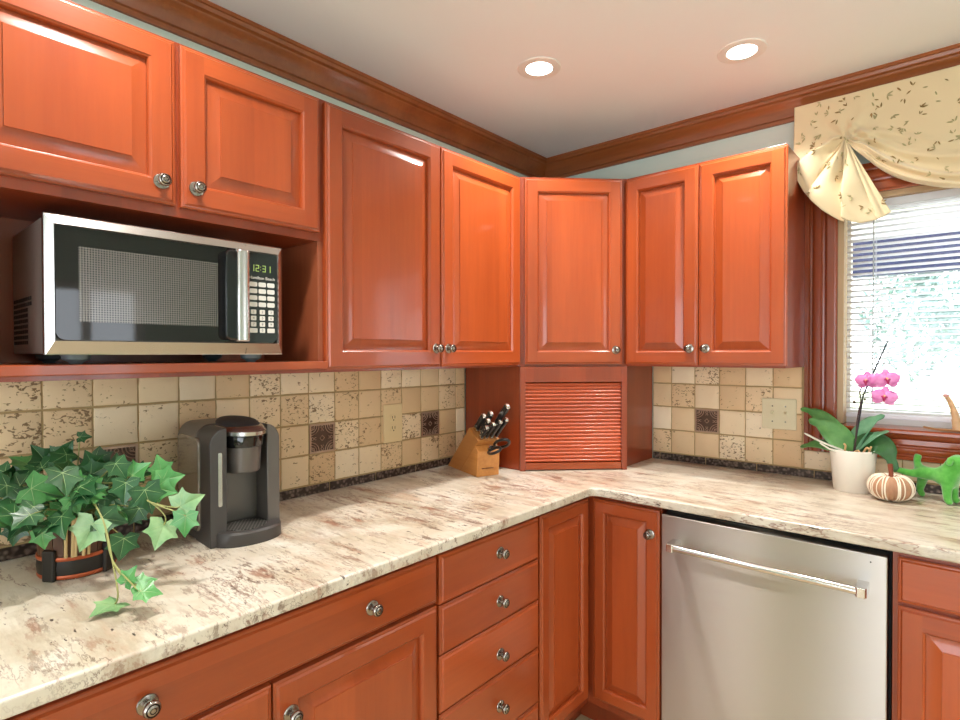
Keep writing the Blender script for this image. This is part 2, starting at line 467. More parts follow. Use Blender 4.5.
# venetian blind
SLAT = mat('white blind slat', lin(244, 244, 248), 0.5)
t = SLAT.node_tree; trl = t.nodes.new('ShaderNodeBsdfTranslucent'); trl.inputs[0].default_value = lin(240, 240, 246); mx = t.nodes.new('ShaderNodeMixShader'); mx.inputs[0].default_value = 0.4
t.links.new(t.nodes['Principled BSDF'].outputs[0], mx.inputs[1]); t.links.new(trl.outputs[0], mx.inputs[2]); t.links.new(mx.outputs[0], t.nodes['Material Output'].inputs[0])
bl = thing('window_blind', 'white venetian blind with thin open slats hanging inside the kitchen window', 'blind', (1.75, 0.042, 1.152))
BW = 0.418
bm = bmesh.new()
zs = [0.032 + i*0.0205 for i in range(36)]
for z in zs:
    a = math.radians(-14); hw = 0.0125
    prev = None
    for k in range(4):
        u = -1 + 2*k/3
        p = (u*hw*math.cos(a), z + u*hw*math.sin(a) + 0.0016*(1-u*u))
        vs = [bm.verts.new((-BW, p[0], p[1])), bm.verts.new((BW, p[0], p[1]))]
        if prev: bm.faces.new((prev[0], prev[1], vs[1], vs[0]))
        prev = vs
so = obj('slats', bm, SLAT, bl, smooth=180)
sd = so.modifiers.new('thick', 'SOLIDIFY'); sd.thickness = 0.0006
obj('head_rail', bx(-BW - 0.001, BW + 0.001, -0.016, 0.014, 0.758, 0.784), SLAT, bl, bevel=0.002)
obj('bottom_rail', bx(-BW, BW, -0.012, 0.012, 0.000, 0.016), SLAT, bl, bevel=0.003)
bm = bmesh.new()
for x in (-0.33, 0.0, 0.33):
    for y in (-0.0125, 0.0125): tube(bm, [(x, y, 0.01), (x, y, 0.76)], 0.0006, 5)
obj('ladder_cords', bm, SLAT, bl)
bm = bmesh.new(); tube(bm, [(-0.335, -0.02, 0.765), (-0.336, -0.022, 0.05)], 0.0022, 8)
obj('wand', bm, mat('clear wand', lin(190, 196, 200), 0.15, 0.2), bl, smooth=60)

# ------------------------------------------------------------------ outside
GRASS = mat('lawn', lin(120, 150, 80), 0.9)
N = NT(GRASS); N.l(N.ramp(N.noise(N.coord('Object'), 3, 6, 0.7), [(0.3, lin(140, 152, 112)), (0.7, lin(178, 186, 150))]), N.b.inputs['Base Color'])
struct('ground', bx(-14, 18, 3.6, 30, -0.62, -0.5), GRASS)
struct('patio', bx(-8, 12, 0.14, 3.6, -0.6, -0.48), mat('pale concrete patio', lin(215, 212, 204), 0.8))
PORCHW = mat('white porch paint', lin(246, 246, 250), 0.6)
NAVY = mat('navy porch beam paint', lin(22, 28, 78), 0.5)
pr = thing('patio_cover', 'white patio roof with a dark navy beam seen through the top of the blind', 'patio cover', (1.6, 0.16, 0.0))
obj('soffit', bx(-3.4, 3.6, 0.0, 2.95, 2.29, 2.33), PORCHW, pr)
obj('beam', bx(-3.4, 3.6, 2.80, 2.92, 2.0, 2.289), NAVY, pr)
for x in (-3.3, 3.5): obj('post', bx(x, x + 0.1, 2.81, 2.91, -0.48, 2.02), PORCHW, pr)

def foliage_mat(name, a, b):
    m = mat(name, a, 0.7); N = NT(m)
    N.l(N.ramp(N.noise(N.coord('Object'), 2.5, 5, 0.7), [(0.35, a), (0.65, b)]), N.b.inputs['Base Color'])
    return m
FOL1 = foliage_mat('light green tree leaves', lin(108, 132, 98), lin(166, 184, 150))
FOL2 = foliage_mat('blue green tree leaves', lin(96, 124, 116), lin(148, 174, 168))
BARK = mat('tree bark', lin(96, 80, 64), 0.9)
def tree(x, y, h, r, fm, label, cat='tree'):
    t = thing('garden_tree', label, cat, (x, y, -0.5), group='trees beyond the patio')
    bm = bmesh.new(); tube(bm, [(0, 0, 0), (0.05, 0, h*0.3), (0.0, 0.05, h*0.7)], [0.13, 0.1, 0.04], 10)
    obj('trunk', bm, BARK, t, smooth=60)
    rg = random.Random(int(x*10) + 50); bm = bmesh.new()
    for i in range(3200):
        th = rg.uniform(0, 2*PI); ph = math.acos(rg.uniform(-0.9, 1)); rr = r*(0.55 + 0.45*rg.random())*(0.85 + 0.25*math.sin(3*th + 2*ph))
        p = Vector((rr*math.sin(ph)*math.cos(th), rr*math.sin(ph)*math.sin(th), h*0.62 + rr*1.15*math.cos(ph)))
        a = Vector((rg.gauss(0,1), rg.gauss(0,1), rg.gauss(0,1))).normalized(); b = a.orthogonal().normalized(); s = rg.uniform(0.06, 0.12)
        bm.faces.new([bm.verts.new(p + a*s), bm.verts.new(p + b*s*0.5), bm.verts.new(p - a*s), bm.verts.new(p - b*s*0.5)])
    obj('crown', bm, fm, t)
tree(-2.6, 10.5, 4.2, 1.7, FOL1, 'light green tree outside at the left side of the window')
tree(1.7, 12.0, 4.8, 1.7, FOL2, 'blue-green tree in the middle of the garden behind the orchid')
tree(6.2, 12.5, 5.0, 2.0, FOL1, 'light green garden tree outside at the right edge of the picture')

# ------------------------------------------------------------------ recessed lights
def can(x, y, label, group=None, tilt=0.0):
    t = thing('recessed_light', label, 'ceiling light', (x, y, H), 0, group)
    bm = bmesh.new()
    lathe(bm, [(0.046, 0.0), (0.046, -0.003), (0.068, -0.0045), (0.074, -0.003), (0.075, 0.0)], 40)
    obj('trim_ring', bm, WHITEP, t, smooth=40)
    bm = bmesh.new(); lathe(bm, [(0.0, -0.006), (0.030, -0.0055), (0.046, -0.003), (0.046, -0.001), (0.0, -0.001)], 40)
    obj('lens', bm, LENS, t, smooth=40)
    ld = bpy.data.lights.new('lamp_light', 'AREA'); ld.shape = 'DISK'; ld.size = 0.09; ld.energy = CAN_POWER; ld.color = CAN_COLOR; ld.spread = math.radians(CAN_SPREAD)
    lo = bpy.data.objects.new('lamp_light', ld); link(lo, t); lo.location = (0, 0, -0.0075)
can(0.547, -0.82, 'lit round recessed light nearest the corner of the crown moulding')
can(1.108, -0.472, 'lit round recessed light with a visible white ring, nearer the window curtain')
for x, y in ((0.60, -2.05), (2.4, -1.9), (3.2, -0.9), (3.1, -2.9), (1.0, -3.6), (2.4, -3.9)):  # unseen cans, added to fill the room with light
    can(x, y, 'added fill light built as a white round ceiling can, out of view', 'added fill lights out of view')

# ------------------------------------------------------------------ cabinet parts
def rect_ring(bm, r0, r1, y0, y1, mat=0):
    a = [bm.verts.new((x, y0, z)) for x, z in ((r0[0], r0[2]), (r0[1], r0[2]), (r0[1], r0[3]), (r0[0], r0[3]))]
    b = [bm.verts.new((x, y1, z)) for x, z in ((r1[0], r1[2]), (r1[1], r1[2]), (r1[1], r1[3]), (r1[0], r1[3]))]
    out = []
    for i in range(4):
        j = (i+1) % 4
        f = bm.faces.new((a[i], a[j], b[j], b[i])); f.material_index = mat if isinstance(mat, int) else mat[i]; out.append(f)
    return out

def ins(w, h, d): return (d, w - d, d, h - d)

def door_bm(w, h, fr=0.054, bev=0.027):
    """raised panel door: front looks to -y, back at y=0, corner at the origin; material 0 upright grain, 1 level grain"""
    bm = bmesh.new()
    hv = (1, 0, 1, 0)
    rect_ring(bm, ins(w, h, 0), ins(w, h, 0), 0.0, -0.013, hv)
    rect_ring(bm, ins(w, h, 0), ins(w, h, 0.003), -0.013, -0.0150, hv)
    rect_ring(bm, ins(w, h, 0.003), ins(w, h, 0.006), -0.0150, -0.0156, hv)
    rect_ring(bm, ins(w, h, 0.006), ins(w, h, 0.010), -0.0156, -0.0200, hv)
    # stiles and rails, butt jointed
    y = -0.0200; e = 0.010; g = fr - 0.004
    def q(x0, x1, z0, z1, m):
        bm.faces.new([bm.verts.new(p) for p in ((x0, y, z0), (x1, y, z0), (x1, y, z1), (x0, y, z1))]).material_index = m
    q(e, g, e, h - e, 0); q(w - g, w - e, e, h - e, 0); q(g, w - g, e, g, 1); q(g, w - g, h - g, h - e, 1)
    steps = [(g, -0.0200), (g + 0.0015, -0.0185), (g + 0.0045, -0.0170), (g + 0.0065, -0.0130), (g + 0.0070, -0.0062), (g + 0.0105, -0.0062), (g + 0.0110 + bev, -0.0160), (g + 0.0110 + bev + 0.0005, -0.0184)]
    for (d0, y0), (d1, y1) in zip(steps[:-1], steps[1:]):
        rect_ring(bm, ins(w, h, d0), ins(w, h, d1), y0, y1, hv if d1 < g + 0.008 else (0, 0, 0, 0))
    d, yy = steps[-1]
    bm.faces.new([bm.verts.new(p) for p in ((d, yy, d), (w - d, yy, d), (w - d, yy, h - d), (d, yy, h - d))]).material_index = 0
    bm.faces.new([bm.verts.new(p) for p in ((0, 0, 0), (0, 0, h), (w, 0, h), (w, 0, 0))])
    bmesh.ops.remove_doubles(bm, verts=bm.verts, dist=0.00005)
    return bm

def drawer_bm(w, h):
    bm = bmesh.new()
    st = [(0, 0.0), (0, -0.0125), (0.003, -0.0148), (0.0065, -0.0154), (0.010, -0.0200)]
    for (d0, y0), (d1, y1) in zip(st[:-1], st[1:]):
        rect_ring(bm, ins(w, h, d0), ins(w, h, d1), y0, y1)
    d, yy = st[-1]
    bm.faces.new([bm.verts.new(p) for p in ((d, yy, d), (w - d, yy, d), (w - d, yy, h - d), (d, yy, h - d))])
    bm.faces.new([bm.verts.new(p) for p in ((0, 0, 0), (0, 0, h), (w, 0, h), (w, 0, 0))])
    bmesh.ops.remove_doubles(bm, verts=bm.verts, dist=0.00005)
    return bm

_kb = bmesh.new()
MK = Matrix.Rotation(PI/2, 4, 'X')     # lathe axis z -> -y
lathe(_kb, [(0.0, 0.0), (0.0165, 0.0), (0.0170, 0.0012), (0.0160, 0.0030), (0.0135, 0.0040), (0.0085, 0.0046), (0.0062, 0.0060), (0.0056, 0.0100), (0.0070, 0.0140), (0.0110, 0.0165), (0.0135, 0.0195), (0.0140, 0.0220), (0.0132, 0.0246), (0.0108, 0.0266)], 28, MK)
lathe(_kb, [(0.0108, 0.0266), (0.0100, 0.0262), (0.0092, 0.0262), (0.0084, 0.0272)], 28, MK, 1)
lathe(_kb, [(0.0084, 0.0272), (0.0066, 0.0284), (0.0052, 0.0287)], 28, MK)
lathe(_kb, [(0.0052, 0.0287), (0.0046, 0.0281), (0.0038, 0.0281)], 28, MK, 1)
lathe(_kb, [(0.0038, 0.0281), (0.0, 0.0290)], 28, MK)
bmesh.ops.remove_doubles(_kb, verts=_kb.verts, dist=0.00001)
KNOB_ME = None
def knob(parent, x, z, y=-0.0199):
    global KNOB_ME
    if KNOB_ME is None:
        o = obj('knob', _kb, [PEWTER, PEWTERD], parent, smooth=35); KNOB_ME = o.data
    else:
        o = bpy.data.objects.new('knob', KNOB_ME); link(o, parent)
    o.location = (x, y, z)
    return o

def door(parent, x, y, z, w, h, kx=None, kz=None, fr=0.054, bev=0.027):
    d = obj('door', door_bm(w, h, fr, bev), [WOOD, WOODX], parent, smooth=20)
    d.location = (x, y, z)
    if kx is not None: knob(d, kx, kz)
    return d

def drawer(parent, x, y, z, w, h, kz=None):
    d = obj('drawer', drawer_bm(w, h), [WOODX], parent, smooth=20)
    d.location = (x, y, z)
    if kz is not None: knob(d, w/2, kz)
    return d

ZB, ZT = 1.335, 2.098          # upper cabinets
DZ, DH = 1.343, 0.745          # their doors
FD = 0.3057                    # face frame plane
# -- microwave cabinet: local x runs along the wall towards the corner (world +y), local -y into the room
L90 = PI/2
mc = thing('microwave_cabinet', 'cherry wall cabinet with two short doors over an open niche holding the microwave', 'cabinet', (0.001, -2.322, ZB), L90)
cwid = 0.792
bm = bmesh.new()
F = -(FD - 0.001)
box(bm, 0, cwid, F, 0, 0.365, 0.763)                       # closed box behind the doors
obj('carcass', bm, FRAME, mc, bevel=0.001)
bm = bmesh.new()
box(bm, 0.0, 0.014, F, 0, 0.032, 0.365); box(bm, cwid - 0.014, cwid, F, 0, 0.032, 0.365); box(bm, 0.014, cwid - 0.014, -0.006, 0, 0.032, 0.365)
obj('niche_lining', bm, INNER, mc)
bm = bmesh.new()
box(bm, 0.0, cwid + 0.004, F - 0.021, 0, 0.0105, 0.032)
obj('shelf', bm, WOODX, mc, bevel=0.002)
obj('shelf_rail', bx(0.0, cwid, F, 0, 0.0, 0.0105), FRAME, mc)
door(mc, 0.018, F, 1.722 - ZB, 0.387, 2.088 - 1.722, 0.387 - 0.032, 0.046)
door(mc, 0.4165, F, 1.722 - ZB, 0.360, 2.088 - 1.722, 0.031, 0.046)

# -- tall two door wall cabinet
wc = thing('wall_cabinet', 'tall two-door cherry wall cabinet between the microwave niche and the corner cabinet', 'cabinet', (0.001, -1.530, ZB), L90)
obj('carcass', bx(0, 0.909, F, 0, 0, 0.763), FRAME, wc, bevel=0.001)
door(wc, 0.0035, F, DZ - ZB, 0.4494, DH, 0.4494 - 0.026, 0.062)
door(wc, 0.4575, F, DZ - ZB, 0.4443, DH, 0.029, 0.062)

# -- diagonal corner cabinet
def pent(x0=0.6215, f=FD):
    return [(0.001, -0.001), (0.001, -x0 + 0.001), (f, -x0 + 0.001), (x0 - 0.001, -f), (x0 - 0.001, -0.001)]
cc = thing('corner_cabinet', 'diagonal cherry corner wall cabinet with one door, above the roll-up garage', 'cabinet', (0, 0, 0))
bm = bmesh.new(); prism(bm, pent(), 'z', ZB, ZT)
obj('carcass', bm, FRAME, cc, bevel=0.001)
p0 = Vector((FD, -0.6205)); p1 = Vector((0.6205, -FD)); dv = (p1 - p0); dl = dv.length; dv.normalize()
dm = (p0 + p1)/2
def diag_obj(o, s, z, out=0.0):
    q = dm + dv*s + Vector((dv.y, -dv.x))*out
    o.location = (q.x, q.y, z); o.rotation_euler = (0, 0, PI/4)
dw_ = 0.398
d = obj('door', door_bm(dw_, DH), [WOOD, WOODX], cc, smooth=20)
diag_obj(d, -dw_/2, DZ)
knob(d, dw_ - 0.028, 0.058)

# -- right two door wall cabinet
rc = thing('wall_cabinet', 'two-door cherry wall cabinet beside the window, right of the corner cabinet', 'cabinet', (0.6215, -0.001, ZB), 0)
obj('carcass', bx(0, 1.2045 - 0.6215, F, 0, 0, 0.763), FRAME, rc, bevel=0.001)
door(rc, 0.0025, F, DZ - ZB, 0.2895, DH, 0.2895 - 0.029, 0.062, 0.052, 0.026)
door(rc, 0.2955, F, DZ - ZB, 0.2945, DH, 0.026, 0.062, 0.052, 0.026)

# -- appliance garage with tambour door
ag = thing('appliance_garage', 'corner appliance garage with a ribbed roll-up tambour door standing on the countertop', 'cabinet', (0, 0, 0))
GZ0, GZ1 = 0.9145, 1.3345
def wallp(bm, a, b, th, z0, z1):
    a = Vector(a); b = Vector(b); d = (b - a).normalized(); n = Vector((-d.y, d.x))*th
    prism(bm, [a, b, b + n, a + n], 'z', z0, z1)
bm = bmesh.new(); wallp(bm, (0.013, -0.6180), (FD + 0.004, -0.6180), 0.018, GZ0, GZ1)
obj('side_panel', bm, FRAME, ag, bevel=0.001)
bm = bmesh.new(); wallp(bm, (0.6015, -FD - 0.010), (0.6015, -0.013), 0.018, GZ0, GZ1)
obj('side_panel', bm, FRAME, ag, bevel=0.001)
bm = bmesh.new()
box(bm, -dl/2 + 0.004, -dl/2 + 0.026, -0.019, 0.0, GZ0, GZ1); box(bm, dl/2 - 0.026, dl/2 - 0.004, -0.019, 0, GZ0, GZ1)
box(bm, -dl/2 + 0.026, dl/2 - 0.026, -0.019, 0, 1.272, GZ1)
fo = obj('face_frame', bm, FRAME, ag, bevel=0.001); diag_obj(fo, 0, 0)
bm = bmesh.new()
hw = dl/2 - 0.027
nsl = 22; zb0, zb1 = 0.946, 1.270; pz = (zb1 - zb0)/nsl
pts = [(0.010, zb0)]
for i in range(nsl):
    for k in range(7):
        a = PI*k/6
        pts.append((-0.004 - 0.0065*math.sin(a)**0.7, zb0 + pz*(i + 0.08 + 0.84*k/6)))
pts.append((0.010, zb1))
prism(bm, pts, 'x', -hw, hw)
to = obj('tambour_door', bm, wood('cherry tambour slats', lin(150, 58, 26), lin(196, 88, 46), 'x', 0.3, 0.3), ag, smooth=50); diag_obj(to, 0, 0)
hb = obj('pull_bar', bx(-hw, hw, -0.016, 0.008, GZ0 + 0.004, zb0 - 0.001), WOODX, ag, bevel=0.002); diag_obj(hb, 0, 0)

# ------------------------------------------------------------------ base cabinets
BF = 0.635                      # face frame plane of the base run
CT, CB = 0.914, 0.884           # countertop top and underside
def base_carcass(parent, w, toe=True):
    bm = bmesh.new(); box(bm, 0, w, -BF + 0.001, 0, 0.115, CB - 0.001)
    obj('carcass', bm, FRAME, parent, bevel=0.001)
    obj('toe_kick', bx(0, w, -BF + 0.075, -0.02, 0.0, 0.115), FRAME, parent)
# wide drawer over two doors
b1 = thing('base_cabinet', 'cherry base cabinet with one wide drawer over two doors, under the coffee maker', 'cabinet', (0.001, -2.332, 0), L90)
base_carcass(b1, 0.914)
f1 = -BF + 0.001
Yb = lambda y: y + 2.332
w1 = -1.4215 - (-2.318)
d = obj('drawer', drawer_bm(w1, 0.868 - 0.752), [WOODX], b1, smooth=20); d.location = (Yb(-2.318), f1, 0.752)
knob(d, Yb(-2.092) - Yb(-2.318), 0.060); knob(d, Yb(-1.632) - Yb(-2.318), 0.060)
door(b1, Yb(-1.868), f1, 0.125, 0.4465, 0.742 - 0.125, 0.034, 0.742 - 0.125 - 0.072)
door(b1, Yb(-2.318), f1, 0.125, 0.4460, 0.742 - 0.125, 0.446 - 0.034, 0.742 - 0.125 - 0.072)
# next base cabinet, out of the picture to the left
b0 = thing('base_cabinet', 'cherry base cabinet at the near end of the long run, mostly outside the picture', 'cabinet', (0.001, -2.96, 0), L90)
base_carcass(b0, 0.627)
drawer(b0, 0.012, f1, 0.752, 0.603, 0.116, 0.06); door(b0, 0.012, f1, 0.125, 0.603, 0.617, 0.57, 0.55)
# drawer stack
b2 = thing('drawer_cabinet', 'narrow cherry base cabinet with a stack of drawers', 'cabinet', (0.001, -1.417, 0), L90)
base_carcass(b2, 0.449)
for z0, z1, kz in ((0.7395, 0.868, 0.812), (0.6080, 0.7360, 0.671), (0.4570, 0.6045, 0.517), (0.282, 0.4535, 0.365), (0.125, 0.2785, 0.205)):
    d = drawer(b2, 0.0055, f1, z0, 0.440, z1 - z0); knob(d, 1.417 - 1.171 - 0.0055, kz - z0)
# corner lazy susan cabinet
b3 = thing('corner_base_cabinet', 'cherry corner base cabinet with two narrow doors meeting at the inner corner', 'cabinet', (0, 0, 0))
bm = bmesh.new()
Lp = [(0.001, -0.001), (0.001, -0.967), (BF, -0.967), (BF, -BF), (0.912, -BF), (0.912, -0.001)]
prism(bm, Lp, 'z', 0.115, CB - 0.001)
obj('carcass', bm, FRAME, b3, bevel=0.001)
bm = bmesh.new()
tk = BF - 0.075
prism(bm, [(0.02, -0.02), (0.02, -0.967), (tk, -0.967), (tk, -tk), (0.912, -tk), (0.912, -0.02)], 'z', 0, 0.115)
obj('toe_kick', bm, FRAME, b3)
wl = 0.963 - 0.662
d = obj('door', door_bm(wl, 0.868 - 0.148, 0.046, 0.024), [WOOD, WOODX], b3, smooth=20); d.location = (BF, -0.963, 0.148); d.rotation_euler = (0, 0, L90)
wr = 0.909 - 0.662
d = obj('door', door_bm(wr, 0.868 - 0.148, 0.046, 0.024), [WOOD, WOODX], b3, smooth=20); d.location = (0.662, -BF, 0.148)
knob(d, 0.878 - 0.662, 0.786 - 0.148)
# cabinet right of the dishwasher
b4 = thing('base_cabinet', 'cherry base cabinet with drawer front over a door, right of the dishwasher', 'cabinet', (1.527, -0.001, 0), 0)
base_carcass(b4, 0.90)
drawer(b4, 0.012, f1, 0.752, 0.876, 0.115)
door(b4, 0.012, f1, 0.125, 0.435, 0.617); door(b4, 0.453, f1, 0.125, 0.435, 0.617)

# dishwasher
dwx0, dwx1 = 0.9185, 1.5185
dwt = thing('dishwasher', 'stainless steel dishwasher with a bar handle, between the cherry base cabinets', 'dishwasher', ((dwx0 + dwx1)/2, 0, 0), 0)
hwd = (dwx1 - dwx0)/2
obj('tub', bx(-hwd - 0.003, hwd + 0.005, -BF + 0.03, -0.03, 0.02, 0.878), DARKGAP, dwt)
obj('front_panel', bx(-hwd, hwd, -0.658, -BF + 0.030, 0.115, 0.862), STEEL, dwt, bevel=0.003)
obj('toe_plate', bx(-hwd, hwd, -0.58, -0.56, 0.0, 0.112), DARKGAP, dwt)
bm = bmesh.new(); MX = Matrix.Translation((-0.262, -0.708, 0.776)) @ Matrix.Rotation(PI/2, 4, 'Y')
lathe(bm, [(0.0, 0.016), (0.0105, 0.016), (0.0105, 0.508), (0.0, 0.508)], 20, MX)
hdl = obj('handle', bm, STEELP, dwt, smooth=40)
for x in (-0.262, 0.236):
    bm = bmesh.new(); prism(bm, [(x, -0.655), (x + 0.026, -0.655), (x + 0.026, -0.712), (x + 0.022, -0.720), (x + 0.004, -0.720), (x, -0.712)], 'z', 0.763, 0.789)
    obj('handle_bracket', bm, STEELP, hdl, bevel=0.002)
bm = bmesh.new(); lathe(bm, [(0, 0), (0.002, 0.0), (0.002, 0.001), (0, 0.001)], 12, Matrix.Translation((0.264, -0.6585, 0.842)) @ MK)
obj('indicator_hole', bm, DARKGAP, dwt)

# ------------------------------------------------------------------ countertop
OV = 0.674
arc = []
for k in range(9):
    a = PI*(1 - 0.5*k/8)      # inner corner arc, centred at (OV+r, -(OV+r))
    r = 0.030
    arc.append((OV + r + r*math.cos(a), -(OV + r) + r*math.sin(a)))
poly = [(0.0005, -0.0005), (0.0005, -2.96)] + [(OV, -2.96)] + arc + [(2.43, -OV), (2.43, -0.0005)]
bm = bmesh.new(); prism(bm, poly, 'z', CB, CT)
ct = obj('countertop', bm, GRANITE, None, bevel=0.006)
ct.modifiers['edge'].segments = 4
tag(ct, 'L-shaped cream granite countertop with brown and rust veins over the base cabinets', 'countertop')

# ------------------------------------------------------------------ tile backsplashes
T = 0.1019
ROWS = [(0.9475, 1.0480), (1.0500, 1.1505), (1.1525, 1.2530), (1.2550, 1.3345)]
def tile_bm(cells):
    """cells: (u0,u1,z0,z1) in a plane facing -y, front about y=-0.011"""
    bm = bmesh.new(); cl = bm.loops.layers.color.new('tint')
    for (u0, u1, z0, z1) in cells:
        g = 0.0016; y = -0.0105 - random.uniform(0, 0.0012)
        c = (random.random(), random.choice([0.5, 0.7, 0.8, 0.9, 1.0]), random.random(), 1)
        if random.random() < 0.10: c = (0.0, c[1], c[2], 1)
        ring = lambda d, yy: [(u0 + g + d, yy, z0 + g + d), (u1 - g - d, yy, z0 + g + d), (u1 - g - d, yy, z1 - g - d), (u0 + g + d, yy, z1 - g - d)]
        jit = [(random.uniform(-.0009, .0009), random.uniform(-.0009, .0009)) for _ in range(4)]
        prev = None
        nsub = 5
        def subdiv(pts):
            out = []
            for i in range(4):
                a, b = Vector(pts[i]), Vector(pts[(i+1) % 4])
                for k in range(nsub): out.append(a.lerp(b, k/nsub))
            return out
        wob = [random.uniform(-0.0007, 0.0007) for _ in range(4*nsub)]
        cx, cz = (u0+u1)/2, (z0+z1)/2
        for d, yy in ((0, -0.002), (0.0, y + 0.003), (0.0012, y + 0.0008), (0.0032, y)):
            vs = []
            for i, p in enumerate(subdiv(ring(d, yy))):
                q = Vector(p); v = Vector((q.x - cx, 0, q.z - cz)); v *= (1 + wob[i]/0.05); vs.append(bm.verts.new((cx + v.x, q.y, cz + v.z)))
            if prev:
                for i in range(len(vs)):
                    f = bm.faces.new((prev[i], prev[(i+1) % len(vs)], vs[(i+1) % len(vs)], vs[i]))
                    for lp in f.loops: lp[cl] = c
            prev = vs
        f = bm.faces.new(prev)
        for lp in f.loops: lp[cl] = c
    return bm

def deco_bm(s=0.0985):
    bm = bmesh.new(); h = s/2
    box(bm, -h, h, -0.009, -0.001, -h, h)
    b = 0.006
    for a in ((-h, h, h - b, h), (-h, h, -h, -h + b), (-h, -h + b, -h + b, h - b), (h - b, h, -h + b, h - b)): box(bm, a[0], a[1], -0.0125, -0.009, a[2], a[3], 1)
    k = h - b
    def arcs(cx, cz, r, a0, a1, n=10, t=0.0016): tube(bm, [(cx + r*math.cos(a0 + (a1-a0)*i/n), -0.0098, cz + r*math.sin(a0 + (a1-a0)*i/n)) for i in range(n+1)], t, 6, 1)
    for sx, sz, a0 in ((-1, -1, 0), (1, -1, PI/2), (1, 1, PI), (-1, 1, 1.5*PI)):
        for r in (0.014, 0.0225, 0.031): arcs(sx*k, sz*k, r, a0, a0 + PI/2)
        arcs(sx*k*0.80, sz*k*0.80, 0.0042, 0, 2*PI, 10, 0.0013)
    for a0 in (0, PI/2, PI, 1.5*PI):
        cx, cz = math.cos(a0)*k*0.86, math.sin(a0)*k*0.86
        arcs(cx, cz, 0.0048, 0, 2*PI, 10, 0.0013); arcs(cx*0.70, cz*0.70, 0.0040, a0 - 2.2, a0 + 2.2, 8, 0.0013)
    q = 0.009
    tube(bm, [(q, -0.0100, 0), (0, -0.0100, q), (-q, -0.0100, 0), (0, -0.0100, -q), (q, -0.0100, 0)], 0.0016, 6, 1)
    return bm
DECO_ME = None
def deco(parent, x, z):
    global DECO_ME
    if DECO_ME is None:
        o = obj('decorative_tile', deco_bm(), [BRONZE, BRONZEL], parent, smooth=40); DECO_ME = o.data
    else:
        o = bpy.data.objects.new('decorative_tile', DECO_ME); link(o, parent)
    o['label'] = 'dark bronze relief tile with scrolls'
    o.location = (x, 0, z)
def strip(parent, u0, u1, first):
    u = first
    segs = []
    while u < u1:
        a, b = max(u, u0), min(u + 0.1995, u1)
        if b - a > 0.01: segs.append((a, b))
        u += 0.2005
    for a, b in segs:
        bm = bmesh.new(); box(bm, a + 0.0012, b - 0.0012, -0.0115, -0.001, CT + 0.0008, 0.9440)
        obj('border_strip', bm, STRIPM, parent, bevel=0.0015)['label'] = 'dark bronze border strip piece'

# left wall: local x = world y (towards the corner)
bsl = thing('tile_backsplash', 'long tumbled stone backsplash with three dark accent tiles behind the coffee maker and ivy', 'backsplash', (0.0, 0.0, 0.0), L90)
ty0 = -1.4923
UL0, UL1 = -2.95, -0.6195
cells = []; decos = []
i0 = int(math.floor((UL0 - ty0)/T))
for r, (z0, z1) in enumerate(ROWS):
    for i in range(i0, 9):
        a, b = ty0 + i*T, ty0 + (i+1)*T
        a2, b2 = max(a, UL0), min(b, UL1)
        if b2 - a2 < 0.006: continue
        if r == 1 and i in (1, 6, -5): decos.append(((a+b)/2, (z0+z1)/2)); continue
        cells.append((a2, b2, z0, z1))
obj('tiles', tile_bm(cells), TRAV, bsl, smooth=35)
obj('grout', bx(UL0, UL1, -0.0085, -0.0006, CT + 0.0008, 1.3345), GROUT, bsl)
for x, z in decos: deco(bsl, x, z)
strip(bsl, UL0, UL1, -1.511 - 0.2005*8)
# window wall
bsr = thing('tile_backsplash', 'short tumbled stone backsplash with one dark accent tile and the light switch, beside the window', 'backsplash', (0, 0, 0), 0)
tx0 = 0.6884
UR0, UR1 = 0.6030, 2.43
cells = []
for r, (z0, z1) in enumerate(ROWS):
    for i in range(-1, 18):
        a, b = tx0 + i*T, tx0 + (i+1)*T
        a2, b2 = max(a, UR0), b
        lim = 1.2035
        if z0 >= 1.019: b2 = min(b2, lim)
        if b2 - a2 < 0.006 or b2 > UR1: continue
        if r == 1 and i == 1: dr = ((a+b)/2, (z0+z1)/2); continue
        zz1 = z1 if b2 <= lim else min(z1, 1.0185)
        if a2 < lim < b2 and z1 > 1.019:
            cells.append((a2, lim, z0, z1)); 
            if z0 < 1.01: cells.append((lim, b2, z0, 1.0185))
            continue
        cells.append((a2, b2, z0, zz1))
obj('tiles', tile_bm(cells), TRAV, bsr, smooth=35)
bm = bmesh.new(); box(bm, UR0, 1.2035, -0.0085, -0.0006, CT + 0.0008, 1.3345); box(bm, 1.2035, UR1, -0.0085, -0.0006, CT + 0.0008, 1.0185)
obj('grout', bm, GROUT, bsr)
deco(bsr, *dr)
strip(bsr, UR0, UR1, 0.637 - 0.2005)

